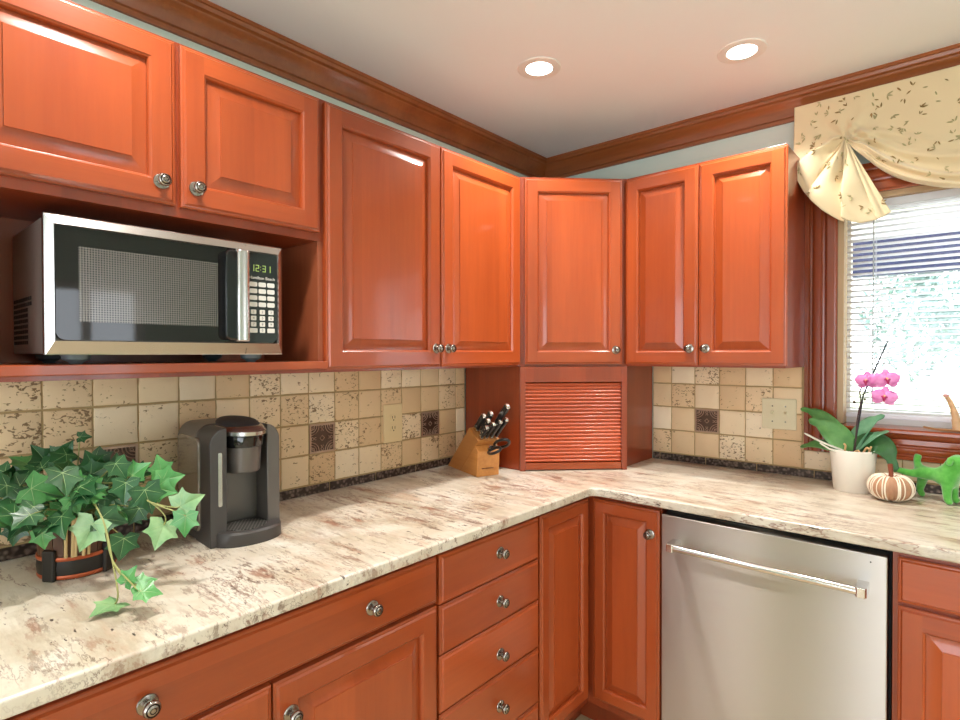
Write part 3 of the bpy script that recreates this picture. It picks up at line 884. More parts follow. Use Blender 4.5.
# wall plates
ol = thing('wall_outlet', 'tan double power outlet on the tiled wall between the two dark accent tiles', 'outlet', (0.0118, -1.032, 1.122), L90)
bm = bmesh.new(); box(bm, -0.046, 0.046, -0.006, 0, -0.073, 0.073)
obj('cover_plate', bm, OUTLETM, ol, bevel=0.003)
for z in (0.020, -0.020):
    bm = bmesh.new(); prism(bm, [(0.0165*math.cos(2*PI*k/20), z + max(-0.0135, min(0.0135, 0.0165*math.sin(2*PI*k/20)))) for k in range(20)], 'y', -0.0078, -0.005)
    rcp = obj('receptacle', bm, OUTLETM, ol)
    bm = bmesh.new(); box(bm, -0.0075, -0.0050, -0.0082, -0.0070, z - 0.002, z + 0.008); box(bm, 0.0050, 0.0075, -0.0082, -0.0070, z - 0.002, z + 0.008); lathe(bm, [(0, 0), (0.0028, 0), (0.0028, 0.0012), (0, 0.0012)], 10, Matrix.Translation((0, -0.0070, z - 0.008)) @ MK)
    obj('slot', bm, DARKGAP, rcp)
sw = thing('light_switch', 'almond double light switch plate on the tiles beside the window casing', 'switch', (1.1185, -0.0118, 1.150), 0)
bm = bmesh.new(); box(bm, -0.061, 0.061, -0.006, 0, -0.060, 0.060)
obj('cover_plate', bm, IVORY, sw, bevel=0.003)
for x in (-0.023, 0.023):
    bm = bmesh.new(); prism(bm, [(-0.005, -0.012), (-0.008, -0.012), (-0.008, 0.0), (-0.017, 0.009), (-0.014, 0.012), (-0.005, 0.012)], 'x', x - 0.005, x + 0.005)
    obj('toggle', bm, IVORY, sw, bevel=0.0006)
for x in (-0.023, 0.023):
    for z in (0.030, -0.030):
        bm = bmesh.new(); lathe(bm, [(0, 0.0), (0.003, 0.0), (0.0028, 0.0009), (0, 0.0012)], 12, Matrix.Translation((x, -0.006, z)) @ MK)
        obj('screw', bm, PEWTER, sw)

# ------------------------------------------------------------------ microwave
mw = thing('microwave_oven', 'stainless and black countertop microwave standing in the open cabinet niche', 'microwave', (0.3395, -1.9165, 1.3672), L90)
# local: x along the wall towards the corner, front face at y=0, body goes back to +y
mwW, mz0, mz1 = 0.245, 0.019, 0.291
GREYB = mat('grey painted microwave case', lin(150, 140, 132), 0.35, 0.6)
bm = bmesh.new(); box(bm, -mwW + 0.003, mwW - 0.003, 0.012, 0.312, mz0 + 0.002, mz1 - 0.002)
body = obj('case', bm, GREYB, mw, bevel=0.004)
bm = bmesh.new()       # side vents
for r in range(9):
    for c in range(10):
        y = 0.130 + c*0.018; z = 0.045 + r*0.0115
        if r < 2 and c > 1 or r >= 2 and (c >= 2 or r > 6): box(bm, -mwW + 0.0022, -mwW + 0.0036, y - 0.006, y + 0.006, z - 0.0038, z + 0.0038)
obj('side_vents', bm, DARKGAP, body)
# bezel: a bevelled frame round the dark front
bm = bmesh.new()
def fr(x0, x1, z0, z1): return (x0, x1, z0, z1)
rect_ring(bm, fr(-mwW, mwW, mz0, mz1), fr(-mwW, mwW, mz0, mz1), 0.016, 0.000)
rect_ring(bm, fr(-mwW, mwW, mz0, mz1), fr(-mwW + 0.002, mwW - 0.002, mz0 + 0.002, mz1 - 0.002), 0.0, -0.002)
rect_ring(bm, fr(-mwW + 0.002, mwW - 0.002, mz0 + 0.002, mz1 - 0.002), fr(-mwW + 0.014, mwW - 0.014, mz0 + 0.027, mz1 - 0.019), -0.002, -0.010)
rect_ring(bm, fr(-mwW + 0.014, mwW - 0.014, mz0 + 0.027, mz1 - 0.019), fr(-mwW + 0.016, mwW - 0.016, mz0 + 0.029, mz1 - 0.021), -0.010, -0.006)
bmesh.ops.remove_doubles(bm, verts=bm.verts, dist=0.00005)
obj('bezel', bm, STEELM, mw, smooth=15)
def rrect(x0, x1, z0, z1, r, corners=(1, 1, 1, 1), n=6):
    pts = []
    for (cx, cz, a0, on) in ((x1 - r, z0 + r, -PI/2, corners[0]), (x1 - r, z1 - r, 0, corners[1]), (x0 + r, z1 - r, PI/2, corners[2]), (x0 + r, z0 + r, PI, corners[3])):
        if on:
            for k in range(n+1): a = a0 + PI/2*k/n; pts.append((cx + r*math.cos(a), cz + r*math.sin(a)))
        else: pts.append((x1 if a0 in (-PI/2, 0) else x0, z0 if a0 in (-PI/2, PI) else z1))
    return pts
xs = 0.147           # seam between door and control panel
zi0, zi1 = mz0 + 0.0292, mz1 - 0.0212
bm = bmesh.new(); prism(bm, rrect(-mwW + 0.0165, xs, zi0, zi1, 0.016, (0, 0, 0, 1)), 'y', -0.0065, 0.010)
dr_ = obj('door', bm, SMOKE, mw)
MESHM = mat('perforated window screen', lin(96, 92, 88), 0.25, 0.6); N = NT(MESHM)
tcv = N.coord('Object', (210, 0, 210))
wv = N.n('ShaderNodeTexVoronoi'); wv.inputs['Scale'].default_value = 1.0; wv.inputs['Randomness'].default_value = 0.0
N.l(tcv, wv.inputs['Vector'])
N.l(N.ramp(wv.outputs['Distance'], [(0.30, lin(22, 20, 19)), (0.42, lin(120, 114, 108))]), N.b.inputs['Base Color'])
N.b.inputs['Coat Weight'].default_value = 0.5; N.b.inputs['Coat Roughness'].default_value = 0.03
obj('window_screen', bx(-mwW + 0.0535, 0.080, -0.0069, -0.0064, zi0 + 0.036, zi1 - 0.037), MESHM, dr_)
# handle: black inner grip and a broad satin strip
bm = bmesh.new(); prism(bm, rrect(0.089, 0.119, zi0 + 0.005, zi1 - 0.005, 0.013, (0, 0, 1, 1)), 'y', -0.030, -0.0068)
hd = obj('handle', bm, GLOSSB, mw, bevel=0.004)
bm = bmesh.new()
prism(bm, [(0.115, -0.0068), (0.115, -0.032), (0.121, -0.037), (0.139, -0.037), (0.1455, -0.031), (0.1455, -0.0068)], 'z', zi0 + 0.002, zi1 - 0.002)
obj('grip_strip', bm, STEELM, hd, bevel=0.003, smooth=40)
bm = bmesh.new(); prism(bm, rrect(xs + 0.0015, mwW - 0.0165, zi0, zi1, 0.016, (1, 0, 0, 0)), 'y', -0.0065, 0.010)
cp = obj('control_panel', bm, GLOSSB, mw)
px0, px1 = xs + 0.008, mwW - 0.022
pw = (px1 - px0)/3
bm = bmesh.new()
zr = [zi1 - 0.078 - k*0.0165 for k in range(4)] 
for r, z in enumerate(zr):
    for c in range(3):
        x = px0 + (c + 0.5)*pw; prism(bm, rrect(x - pw*0.43, x + pw*0.43, z - 0.0056, z + 0.0056, 0.003, n=3), 'y', -0.0072, -0.006)
zr2 = [zr[-1] - 0.0185 - k*0.0152 for k in range(4)]
for r, z in enumerate(zr2):
    for c in range(3):
        x = px0 + (c + 0.5)*pw; hw_ = pw*0.43 if r == 3 and c != 1 else pw*0.30
        prism(bm, rrect(x - hw_, x + hw_, z - 0.0056, z + 0.0056, 0.002, n=3), 'y', -0.0072, -0.006)
kp = obj('keypad_buttons', bm, BUTTON, cp)
def text(name, s, size, m, parent, loc, rot=(PI/2, 0, 0), ext=0.0003):
    cu = bpy.data.curves.new(name, 'FONT'); cu.body = s; cu.size = size; cu.extrude = ext
    cu.align_x = 'CENTER'; cu.align_y = 'CENTER'; cu.materials.append(m)
    tmp = bpy.data.objects.new(name, cu); C.objects.link(tmp)
    me = bpy.data.meshes.new_from_object(tmp.evaluated_get(bpy.context.evaluated_depsgraph_get()))
    bpy.data.objects.remove(tmp); bpy.data.curves.remove(cu)
    o = bpy.data.objects.new(name, me); link(o, parent); o.location = loc; o.rotation_euler = rot
    if not me.materials: me.materials.append(m)
    return o
INK = mat('dark grey print', lin(70, 68, 66), 0.6)
for r in range(4):
    for c in range(3):
        ch = ('123', '456', '789', ' 0 ')[r][c]
        if ch != ' ': text('digit', ch, 0.0085, INK, kp, (px0 + (c + 0.5)*pw, -0.0074, zr2[r]), ext=0.0001)
# seven segment clock
bm = bmesh.new()
SEG = {'1': 'bc', '2': 'abged', '3': 'abgcd'}
def seg7(x, z, ch, w=0.0085, h=0.016, t=0.0016):
    R = {'a': (0, w, h - t, h), 'g': (0, w, h/2 - t/2, h/2 + t/2), 'd': (0, w, 0, t), 'b': (w - t, w, h/2, h), 'c': (w - t, w, 0, h/2), 'f': (0, t, h/2, h), 'e': (0, t, 0, h/2)}
    for s in SEG[ch]:
        a = R[s]; box(bm, x + a[0], x + a[1], -0.0070, -0.0062, z + a[2], z + a[3])
dz = zi1 - 0.046
for k, ch in enumerate('1231'):
    seg7(px0 + 0.005 + k*0.0125 + (0.005 if k > 1 else 0), dz, ch)
for z in (dz + 0.004, dz + 0.011): box(bm, px0 + 0.0295, px0 + 0.031, -0.0070, -0.0062, z, z + 0.0015)
obj('clock_digits', bm, DIGIT, cp)
text('brand_lettering', 'Hamilton Beach', 0.0105, BUTTON, cp, ((px0 + px1)/2, -0.0068, zi1 - 0.062))
bm = bmesh.new()
prism(bm, [(-0.0023, mz0 + 0.002), (-0.0104, zi0), (-0.0090, zi0), (0.0, mz0 + 0.002)], 'x', xs + 0.0002, xs + 0.0014)
obj('door_seam', bm, DARKGAP, mw); bm = bmesh.new()
prism(bm, [(-0.0023, mz1 - 0.002), (-0.0104, zi1), (-0.0090, zi1), (0.0, mz1 - 0.002)], 'x', xs + 0.0002, xs + 0.0014)
obj('door_seam', bm, DARKGAP, mw)
for x, y in ((-0.185, 0.045), (0.185, 0.045), (-0.185, 0.27), (0.185, 0.27)):
    bm = bmesh.new(); lathe(bm, [(0, 0.0), (0.011, 0.0), (0.013, 0.004), (0.024, 0.010), (0.026, 0.0195), (0, 0.0195)], 20, Matrix.Translation((x, y, 0)))
    obj('foot', bm, GREY, mw, smooth=40)

# ------------------------------------------------------------------ coffee maker
cm = thing('coffee_maker', 'dark grey single-serve coffee maker standing on the granite beside the ivy', 'coffee maker', (0.186, -1.736, CT), math.radians(87))
cm.scale = (0.92, 1, 1)
hwx = 0.100
def arch(w, z0, z1, r, n=8):
    pts = [(-w, z0), (w, z0)]
    for k in range(n+1): a = PI/2*k/n; pts.append((w - r + r*math.cos(a), z1 - r + r*math.sin(a)))
    for k in range(n+1): a = PI/2 + PI/2*k/n; pts.append((-w + r + r*math.cos(a), z1 - r + r*math.sin(a)))
    return pts
bm = bmesh.new()
A = arch(hwx, 0.0, 0.292, 0.042)
prism(bm, A, 'y', -0.010, 0.125)
obj('body', bm, CHARC, cm, bevel=0.006, smooth=40)
bm = bmesh.new()       # the two front columns with their rounded shoulders
def col(x0, x1, sgn):
    pts = [(x0, 0.0), (x1, 0.0)]
    w = max(abs(x0), abs(x1)); r = 0.042; inner = x1 if sgn < 0 else x0
    top = []
    for k in range(9):
        a = PI/2*k/8; top.append((sgn*(w - r + r*math.cos(a)), 0.290 - r + r*math.sin(a)))
    top = [p for p in top if abs(p[0]) >= abs(inner)] + [(inner, 0.290)]
    return [(inner, 0.0), (sgn*w, 0.0)] + top
prism(bm, col(-hwx, -0.056, -1), 'y', -0.108, -0.009)
obj('column', bm, CHARCM, cm, bevel=0.007, smooth=40)
bm = bmesh.new(); prism(bm, col(0.062, hwx, 1), 'y', -0.095, -0.009)
obj('column', bm, CHARC, cm, bevel=0.007, smooth=40)
bm = bmesh.new(); prism(bm, rrect(-0.080, -0.069, 0.098, 0.232, 0.004), 'y', -0.1105, -0.106)
obj('trim_bar', bm, STEELM, cm, bevel=0.001)
# glossy water tank along the left side
bm = bmesh.new(); prism(bm, rrect(0.0, 0.150, 0.026, 0.262, 0.020), 'x', -hwx - 0.006, -hwx + 0.012)
tank = obj('water_tank', bm, SMOKET, cm, bevel=0.004, smooth=40); tank.location = (0, -0.045, 0)
# brew bay back
obj('bay_panel', bx(-0.056, 0.062, -0.030, -0.009, 0.034, 0.210), CHARC, cm)
# head: half-elliptic overhang, the spout below it
def dhead(bm, prof, x0, x1, yb, seg=24, m=0):
    """stack of half ellipses: prof (front reach, z, side scale)"""
    cx = (x0 + x1)/2; hw = (x1 - x0)/2; rows = []
    for reach, z, s in prof:
        row = [bm.verts.new((cx - hw*s*math.cos(PI*k/seg), yb - reach*math.sin(PI*k/seg)**0.8, z)) for k in range(seg+1)]
        rows.append(row)
    fs = []
    for a, b in zip(rows[:-1], rows[1:]):
        for k in range(seg): fs.append(bm.faces.new((a[k], a[k+1], b[k+1], b[k])))
        fs.append(bm.faces.new((a[seg], a[0], b[0], b[seg])))
    fs.append(bm.faces.new(list(reversed(rows[0])))); fs.append(bm.faces.new(rows[-1]))
    for f in fs: f.material_index = m
    bmesh.ops.recalc_face_normals(bm, faces=fs)
bm = bmesh.new(); dhead(bm, [(0.098, 0.238, 1.0), (0.101, 0.241, 1.0), (0.104, 0.264, 1.0), (0.102, 0.267, 1.0)], -0.056, 0.062, -0.030)
obj('head', bm, GLOSSB, cm, smooth=35)
bm = bmesh.new(); dhead(bm, [(0.084, 0.172, 0.84), (0.088, 0.176, 0.88), (0.094, 0.238, 0.92)], -0.056, 0.062, -0.030)
obj('pod_spout', bm, CHARC, cm, smooth=35)
bm = bmesh.new(); dhead(bm, [(0.106, 0.2672, 1.03), (0.116, 0.270, 1.06), (0.117, 0.279, 1.06), (0.096, 0.290, 0.95)], -0.058, 0.064, -0.030)
obj('silver_rim', bm, STEELM, cm, smooth=35)
bm = bmesh.new(); lathe(bm, [(0.0, 0.0), (0.058, 0.0), (0.0585, 0.004), (0.052, 0.010), (0.03, 0.0135), (0.0, 0.0145)], 32, Matrix.Translation((0.003, -0.040, 0.2905)) @ Matrix.Rotation(math.radians(6), 4, 'X'), 0, 0.93, 1.22)
lid = obj('lid', bm, LIDM, cm, smooth=40)
bm = bmesh.new()
for k in range(3): lathe(bm, [(0, 0), (0.003, 0), (0.0025, 0.0012), (0, 0.0014)], 10, Matrix.Translation((0.078 - k*0.003, -0.070 + k*0.022, 0.2835)))
obj('buttons', bm, BUTTON, cm)
# drip tray
bm = bmesh.new(); dhead(bm, [(0.066, 0.0, 1.0), (0.068, 0.003, 1.0), (0.068, 0.030, 1.0), (0.064, 0.035, 0.97)], -0.088, 0.098, -0.085, 28)
tray = obj('drip_tray', bm, CHARCM, cm, smooth=35)
obj('tray_base', bx(-0.056, 0.062, -0.086, -0.030, 0.0, 0.035), CHARCM, cm)
GRATE = mat('perforated grate', lin(110, 106, 102), 0.3, 0.7); N = NT(GRATE)
vv = N.n('ShaderNodeTexVoronoi'); vv.inputs['Scale'].default_value = 1.0; vv.inputs['Randomness'].default_value = 0.0
N.l(N.coord('Object', (120, 120, 0), (0, 0, 0.6)), vv.inputs['Vector'])
N.l(N.ramp(vv.outputs['Distance'], [(0.34, lin(20, 19, 18)), (0.42, lin(150, 146, 140))]), N.b.inputs['Base Color'])
bm = bmesh.new(); lathe(bm, [(0, 0.0), (0.056, 0.0), (0.056, 0.0012), (0, 0.0012)], 36, Matrix.Translation((0.003, -0.088, 0.035)), 0, 1.0, 0.82)
obj('grate', bm, GRATE, tray)

# ------------------------------------------------------------------ ivy in a wooden bucket
BUCKET = wood('dark bucket staves', lin(58, 34, 20), lin(110, 66, 36), 'z', 0.5, 0.1)
COPPER = mat('copper coloured band', lin(176, 84, 46), 0.35, 0.4)
IRON = mat('black iron band', lin(40, 34, 28), 0.5, 0.3)
TWIG = mat('pale twig', lin(206, 176, 124), 0.6)
BX, BY = 0.190, -2.078
iv = thing('ivy_plant', 'trailing green ivy in a dark wooden bucket with copper bands', 'potted plant', (BX, BY, CT))
bm = bmesh.new()
for k in range(22):
    a0, a1 = 2*PI*k/22 + 0.012, 2*PI*(k+1)/22 - 0.012
    P = lambda r, a, z: (r*math.cos(a), r*math.sin(a), z)
    r0b, r0t, r1b, r1t = 0.067, 0.073, 0.059, 0.065
    v = [bm.verts.new(P(r0b, a0, 0.0)), bm.verts.new(P(r0b, a1, 0.0)), bm.verts.new(P(r1b, a1, 0.0)), bm.verts.new(P(r1b, a0, 0.0)), bm.verts.new(P(r0t, a0, 0.105)), bm.verts.new(P(r0t, a1, 0.105)), bm.verts.new(P(r1t, a1, 0.105)), bm.verts.new(P(r1t, a0, 0.105))]
    for f in ((3,2,1,0),(4,5,6,7),(0,1,5,4),(1,2,6,5),(2,3,7,6),(3,0,4,7)): bm.faces.new([v[i] for i in f])
bk = obj('bucket', bm, BUCKET, iv)
def band(name, z0, z1, r, m):
    bm = bmesh.new(); lathe(bm, [(r - 0.006, z0), (r, z0), (r + 0.0015, (z0+z1)/2), (r, z1), (r - 0.006, z1)], 44); return obj(name, bm, m, bk, smooth=40)
band('copper_band', 0.003, 0.011, 0.0708, COPPER); band('iron_band', 0.011, 0.041, 0.0713, IRON); band('copper_band', 0.041, 0.049, 0.0725, COPPER)
for a in (-0.95, 0.62):
    bm = bmesh.new(); box(bm, -0.004, 0.007, -0.014, 0.014, 0.0, 0.066)
    o = obj('iron_bracket', bm, IRON, bk, bevel=0.004); o.location = (0.071*math.cos(a), 0.071*math.sin(a), 0); o.rotation_euler = (0, 0, a)
bm = bmesh.new(); lathe(bm, [(0, 0.0), (0.0645, 0.0), (0.0645, 0.085), (0, 0.095)], 24)
obj('soil', bm, mat('dark potting soil', lin(52, 36, 26), 0.95), iv)
bm = bmesh.new(); rg = random.Random(5)
for k in range(5):
    a = -0.50 + k*0.13 + rg.uniform(-.04, .04); r = 0.0745 + rg.uniform(0, 0.004)
    tube(bm, [(r*math.cos(a), r*math.sin(a), 0.050), ((r + 0.006)*math.cos(a + 0.03), (r + 0.006)*math.sin(a + 0.03), 0.115 + rg.uniform(-0.02, 0.02))], 0.0034, 6)
obj('twigs', bm, TWIG, iv, smooth=60)

def leafm(name, a, b, rough=0.35):
    m = mat(name, a, rough); N = NT(m)
    N.l(N.ramp(N.noise(N.coord('Object'), 24, 4, 0.6), [(0.3, a), (0.7, b)]), N.b.inputs['Base Color'])
    N.b.inputs['Subsurface Weight'].default_value = 0.0
    return m
IV = [leafm('deep green ivy', lin(26, 66, 36), lin(48, 98, 52)), leafm('fresh green ivy', lin(58, 128, 62), lin(98, 160, 92)), leafm('pale green ivy', lin(104, 150, 96), lin(152, 184, 132)), mat('ivy vein', lin(150, 178, 122), 0.5), mat('ivy stem', lin(150, 150, 90), 0.5)]
IVY_OUT = [(0.0, -0.06), (-0.18, -0.26), (-0.38, -0.24), (-0.60, -0.20), (-0.53, 0.02), (-0.52, 0.18), (-0.70, 0.40), (-0.46, 0.44), (-0.29, 0.56), (-0.15, 0.78), (0.0, 1.0)]
def ivy_leaf(bm, P, s, tip, nrm, mi, veins=True):
    """P: middle of the leaf; tip: direction of its point; nrm: facing"""
    tip = tip.normalized(); nrm = (nrm - tip*nrm.dot(tip)).normalized(); side = tip.cross(nrm)
    s2 = s*0.74; base = P - tip*s2*0.4
    def W_(x, y, lift=0.0):
        fold = 0.16*abs(x) - 0.22*max(0, y - 0.3)**2 - 0.1*x*x
        return base + side*x*s2*0.95 + tip*y*s2 + nrm*(fold*s2 + lift)
    L = [(x, y) for x, y in IVY_OUT]; Rr = [(-x, y) for x, y in reversed(IVY_OUT[1:-1])]
    mid = [(0, y) for y in (-0.06, 0.1, 0.25, 0.45, 0.7, 1.0)]
    c = bm.verts.new(W_(0, 0.12)); rim = [bm.verts.new(W_(*p)) for p in L + Rr]
    for i in range(len(rim)):
        bm.faces.new((c, rim[(i+1) % len(rim)], rim[i])).material_index = mi
    if veins:
        for (x, y) in ((0, 0.92), (-0.58, 0.38), (0.58, 0.38), (-0.52, -0.17), (0.52, -0.17)):
            a = Vector((0, 0)); b = Vector((x, y)); d = (b - a); pz = Vector((-d.y, d.x)).normalized()*0.010
            q = [W_(a.x + pz.x, a.y + pz.y, 0.0006), W_(a.x - pz.x, a.y - pz.y, 0.0006), W_(b.x*0.55 - pz.x*0.6, b.y*0.55 - pz.y*0.6, 0.0008), W_(b.x*0.55 + pz.x*0.6, b.y*0.55 + pz.y*0.6, 0.0008)]
            t_ = W_(b.x, b.y, 0.0006)
            vs = [bm.verts.new(p) for p in q] + [bm.verts.new(t_)]
            bm.faces.new(vs[:4]).material_index = 3; bm.faces.new((vs[3], vs[2], vs[4])).material_index = 3
    return base
IVY = [(0.151,-2.135,1.169,0.065,120),(0.167,-2.094,1.172,0.066,60),(0.118,-2.164,1.136,0.065,180),(0.107,-2.188,1.117,0.060,200),(0.259,-2.148,1.108,0.081,-25),(0.308,-2.105,1.132,0.049,75),(0.329,-2.114,1.087,0.048,-70),(0.216,-2.173,1.048,0.070,-110),(0.269,-2.154,1.014,0.048,-85),(0.359,-2.101,1.030,0.079,-115),(0.141,-2.185,1.079,0.064,200),(0.261,-2.053,1.138,0.065,30),(0.251,-2.022,1.143,0.062,80),(0.220,-2.115,1.142,0.064,140),(0.312,-2.075,1.107,0.058,-30),(0.381,-2.041,1.108,0.061,-95),(0.337,-2.000,1.140,0.060,40),(0.406,-2.007,1.089,0.074,-75),(0.358,-1.968,1.148,0.056,100),(0.389,-1.955,1.123,0.060,10),(0.362,-2.059,1.051,0.069,-15),(0.399,-1.973,1.102,0.059,-20),(0.377,-2.046,0.994,0.065,-100),(0.435,-1.995,1.020,0.069,-110),(0.474,-1.962,1.041,0.061,-95),(0.470,-1.951,1.085,0.070,25),(0.503,-2.070,0.979,0.044,60),(0.524,-2.052,0.966,0.048,10),(0.553,-2.053,0.956,0.051,-15),(0.491,-2.107,0.940,0.066,190),(0.200,-2.065,1.205,0.031,0),(0.111,-2.173,0.995,0.057,-100),(0.328,-2.034,1.144,0.055,-60),(0.173,-2.157,1.068,0.055,-60),(0.258,-2.123,1.056,0.054,-100),(0.352,-2.015,1.049,0.055,-120),(0.316,-2.059,1.084,0.054,-90),(0.245,-2.067,1.160,0.056,110)]
KIND = {4:1,5:1,6:1,7:2,8:1,9:2,15:0,16:1,18:1,19:1,23:2,24:1,25:2,22:0,26:1,27:1,28:1,29:2,21:1,34:1,14:1}
bm = bmesh.new(); bs = bmesh.new(); rg = random.Random(11)
root = Vector((BX, BY, CT + 0.10))
org = Vector((BX, BY, CT))
side_ax = Vector((0.30, 0.95, 0.0)).normalized()       # sideways through the plant, along the wall
out_ax = Vector((0.95, -0.30, 0.15)).normalized()      # out into the room
for i, (x, y, z, s, ang) in enumerate(IVY):
    P = Vector((x, y, z)); a = math.radians(ang)
    tip = side_ax*math.cos(a) + Vector((0, 0, 1))*math.sin(a) + out_ax*rg.uniform(-0.1, 0.35)
    nr = out_ax*1.0 + Vector((0, 0, rg.uniform(0.15, 0.7))) + side_ax*rg.uniform(-0.5, 0.5)
    if i == 29: tip = Vector((0.35, -0.9, 0.02)); nr = Vector((0.15, 0, 1)); P.z = CT + 0.012
    if i in (26, 27, 28): nr = out_ax*0.6 + Vector((0, 0, 0.9)) + side_ax*rg.uniform(-0.3, 0.3)
    b = ivy_leaf(bm, P - org, s, tip, nr, KIND.get(i, 0))
    # petiole and stem
    b = b + org
    if i in (26, 27, 28, 29):
        mid = Vector((0.470, -2.090, 1.0)); tube(bs, [v - org for v in sm([b, b*0.6 + Vector((0.485, -2.078, 0.975))*0.4, Vector((0.455, -2.085, 1.0)), Vector((0.40, -2.085, 1.065)), Vector((0.30, -2.09, 1.10)), root], 4)], 0.0016, 6)
    elif i in (23, 24, 25):
        tube(bs, [v - org for v in sm([b, b*0.5 + Vector((0.44, -1.985, 1.075))*0.5, Vector((0.41, -2.005, 1.085)), Vector((0.33, -2.05, 1.12)), Vector((0.23, -2.09, 1.09)), root], 4)], 0.0015, 6)
    else:
        m_ = b.lerp(root, 0.5) + Vector((-0.01, 0, 0.02)); tube(bs, [v - org for v in sm([b, m_, root + Vector((rg.uniform(-.03, .03), rg.uniform(-.03, .03), -0.01))], 4)], 0.0014, 5)
k = 0
while k < 84:
    P = Vector((rg.uniform(0.05, 0.38), rg.uniform(-2.26, -1.95), rg.uniform(1.02, 1.165)))
    d = P - Vector((0.20, -2.10, 1.08))
    if (d.x/0.17)**2 + (d.y/0.16)**2 + (d.z/0.10)**2 > 1 or (P.z < 1.045 and P.x > 0.2 and P.y < -2.03): continue
    tip = Vector((d.x, d.y*1.4, rg.uniform(-0.10, 0.06))) + Vector((rg.gauss(0, .05), rg.gauss(0, .05), 0))
    nr = out_ax*rg.uniform(0.2, 1) + Vector((0, 0, 0.8)) + side_ax*rg.gauss(0, 0.4)
    b = ivy_leaf(bm, P - org, rg.uniform(0.050, 0.074), tip, nr, rg.choice([0, 0, 0, 0, 1]), veins=True) + org
    tube(bs, [v - org for v in sm([b, b.lerp(root, 0.5) + Vector((0, 0, 0.02)), root + Vector((rg.uniform(-.04, .04), rg.uniform(-.04, .04), -0.015))], 3)], 0.0013, 5); k += 1
obj('foliage', bm, IV, iv)
obj('stems', bs, IV[4], iv, smooth=180)

# ------------------------------------------------------------------ knife block and knives
BLOCKW = wood('pale beech block', lin(176, 112, 52), lin(212, 150, 82), 'x', 0.4, 0.15, 0.6)
KA = math.atan2(-0.33992, 0.94045)
KO = Vector((0.018, -0.738, CT))
kb = thing('knife_block', 'beech wood knife block holding black-handled knives, on the granite beside the appliance garage', 'knife block', KO, KA)
KD = Vector((0.73, 0, 0.684)).normalized(); KN = Vector((-KD.z, 0, KD.x))
bm = bmesh.new(); prism(bm, [(0.0, 0.0), (0.116, 0.0), (0.266, 0.139), (0.194, 0.183)], 'y', 0.001, 0.099)
obj('body', bm, BLOCKW, kb, bevel=0.002)
bm = bmesh.new(); prism(bm, [(0.1165, 0.0), (0.2575, 0.0), (0.2640, 0.098), (0.2440, 0.1195)], 'y', 0.001, 0.099)
obj('front_wedge', bm, BLOCKW, kb, bevel=0.002)
bm = bmesh.new()
for k in range(9): box(bm, 0.2622, 0.2628, 0.020 + k*0.0058, 0.0242 + k*0.0058, 0.030, 0.0338)
mk = obj('printed_mark', bm, mat('brown print', lin(110, 70, 44), 0.6), kb); mk.rotation_euler = (0, math.radians(3.8), 0); mk.location = (-0.0012, 0, 0.0176)
bm = bmesh.new()
for (u, z, y) in ((0.2055, 0.1725, 0.03), (0.2055, 0.1725, 0.066), (0.229, 0.1577, 0.03), (0.229, 0.1577, 0.066), (0.250, 0.1445, 0.018), (0.250, 0.1445, 0.04), (0.250, 0.1445, 0.062), (0.250, 0.1445, 0.084)):
    M = Matrix.Translation((u, y, z + 0.0003)) @ Matrix.Rotation(-math.atan2(0.044, -0.070) + PI, 4, 'Y')
    vs = [bm.verts.new(M @ Vector(p)) for p in ((-0.003, -0.012, 0), (0.003, -0.012, 0), (0.003, 0.012, 0), (-0.003, 0.012, 0))]
    bm.faces.new(vs)
obj('slots', bm, DARKGAP, kb)
HANDLE = mat('black knife handle', lin(30, 28, 28), 0.3)
def knife(u, z, y, Ln, wd, label, name='kitchen_knife', group='knives in the block', th=0.011):
    """handle runs from the slot (u,z) along the block's lean; local x along handle, z across"""
    wd *= 1.25; th *= 1.25
    t = thing(name, label, 'knife', Matrix.Rotation(KA, 4, 'Z') @ Vector((u, y, z)) + KO, KA, group)
    Mt = Matrix.Rotation(-math.atan2(KD.z, KD.x), 4, 'Y')
    def T_(bm):
        bmesh.ops.transform(bm, matrix=Mt, verts=bm.verts); return bm
    bm = bmesh.new()
    outl = [(0.018, -wd*0.46), (0.03, -wd*0.42), (Ln*0.5, -wd*0.40), (Ln*0.85, -wd*0.52), (Ln - 0.008, -wd*0.50), (Ln - 0.008, wd*0.42), (Ln*0.7, wd*0.46), (Ln*0.4, wd*0.40), (0.018, wd*0.46)]
    prism(bm, outl, 'y', -th/2, th/2); obj('handle', T_(bm), HANDLE, t, bevel=0.003, smooth=40)
    bm = bmesh.new(); prism(bm, [(-0.04, -wd*0.3), (0.0, -wd*0.34), (0.004, -wd*0.5), (0.0178, -wd*0.5), (0.0178, wd*0.5), (0.004, wd*0.5), (-0.04, wd*0.3)], 'y', -th*0.42, th*0.42)
    obj('bolster', T_(bm), STEELP, t, bevel=0.002)
    bm = bmesh.new(); prism(bm, [(Ln - 0.0078, -wd*0.52), (Ln - 0.001, -wd*0.50), (Ln + 0.003, -wd*0.2), (Ln + 0.001, wd*0.35), (Ln - 0.0078, wd*0.45)], 'y', -th*0.5, th*0.5)
    obj('end_cap', T_(bm), STEELP, t, bevel=0.002, smooth=40)
    bm = bmesh.new()
    for f in (0.3, 0.55, 0.8):
        for sg in (-1, 1): lathe(bm, [(0, 0), (0.0026, 0), (0.0022, 0.0006), (0, 0.0007)], 10, Matrix.Translation((Ln*f, sg*th/2, 0)) @ Matrix.Rotation(-sg*PI/2, 4, 'X'))
    obj('rivets', T_(bm), STEELP, t)
    bm = bmesh.new(); box(bm, 0.02, Ln - 0.009, -0.0012, 0.0012, wd*0.40, wd*0.47); obj('tang', T_(bm), STEELP, t)
    return t
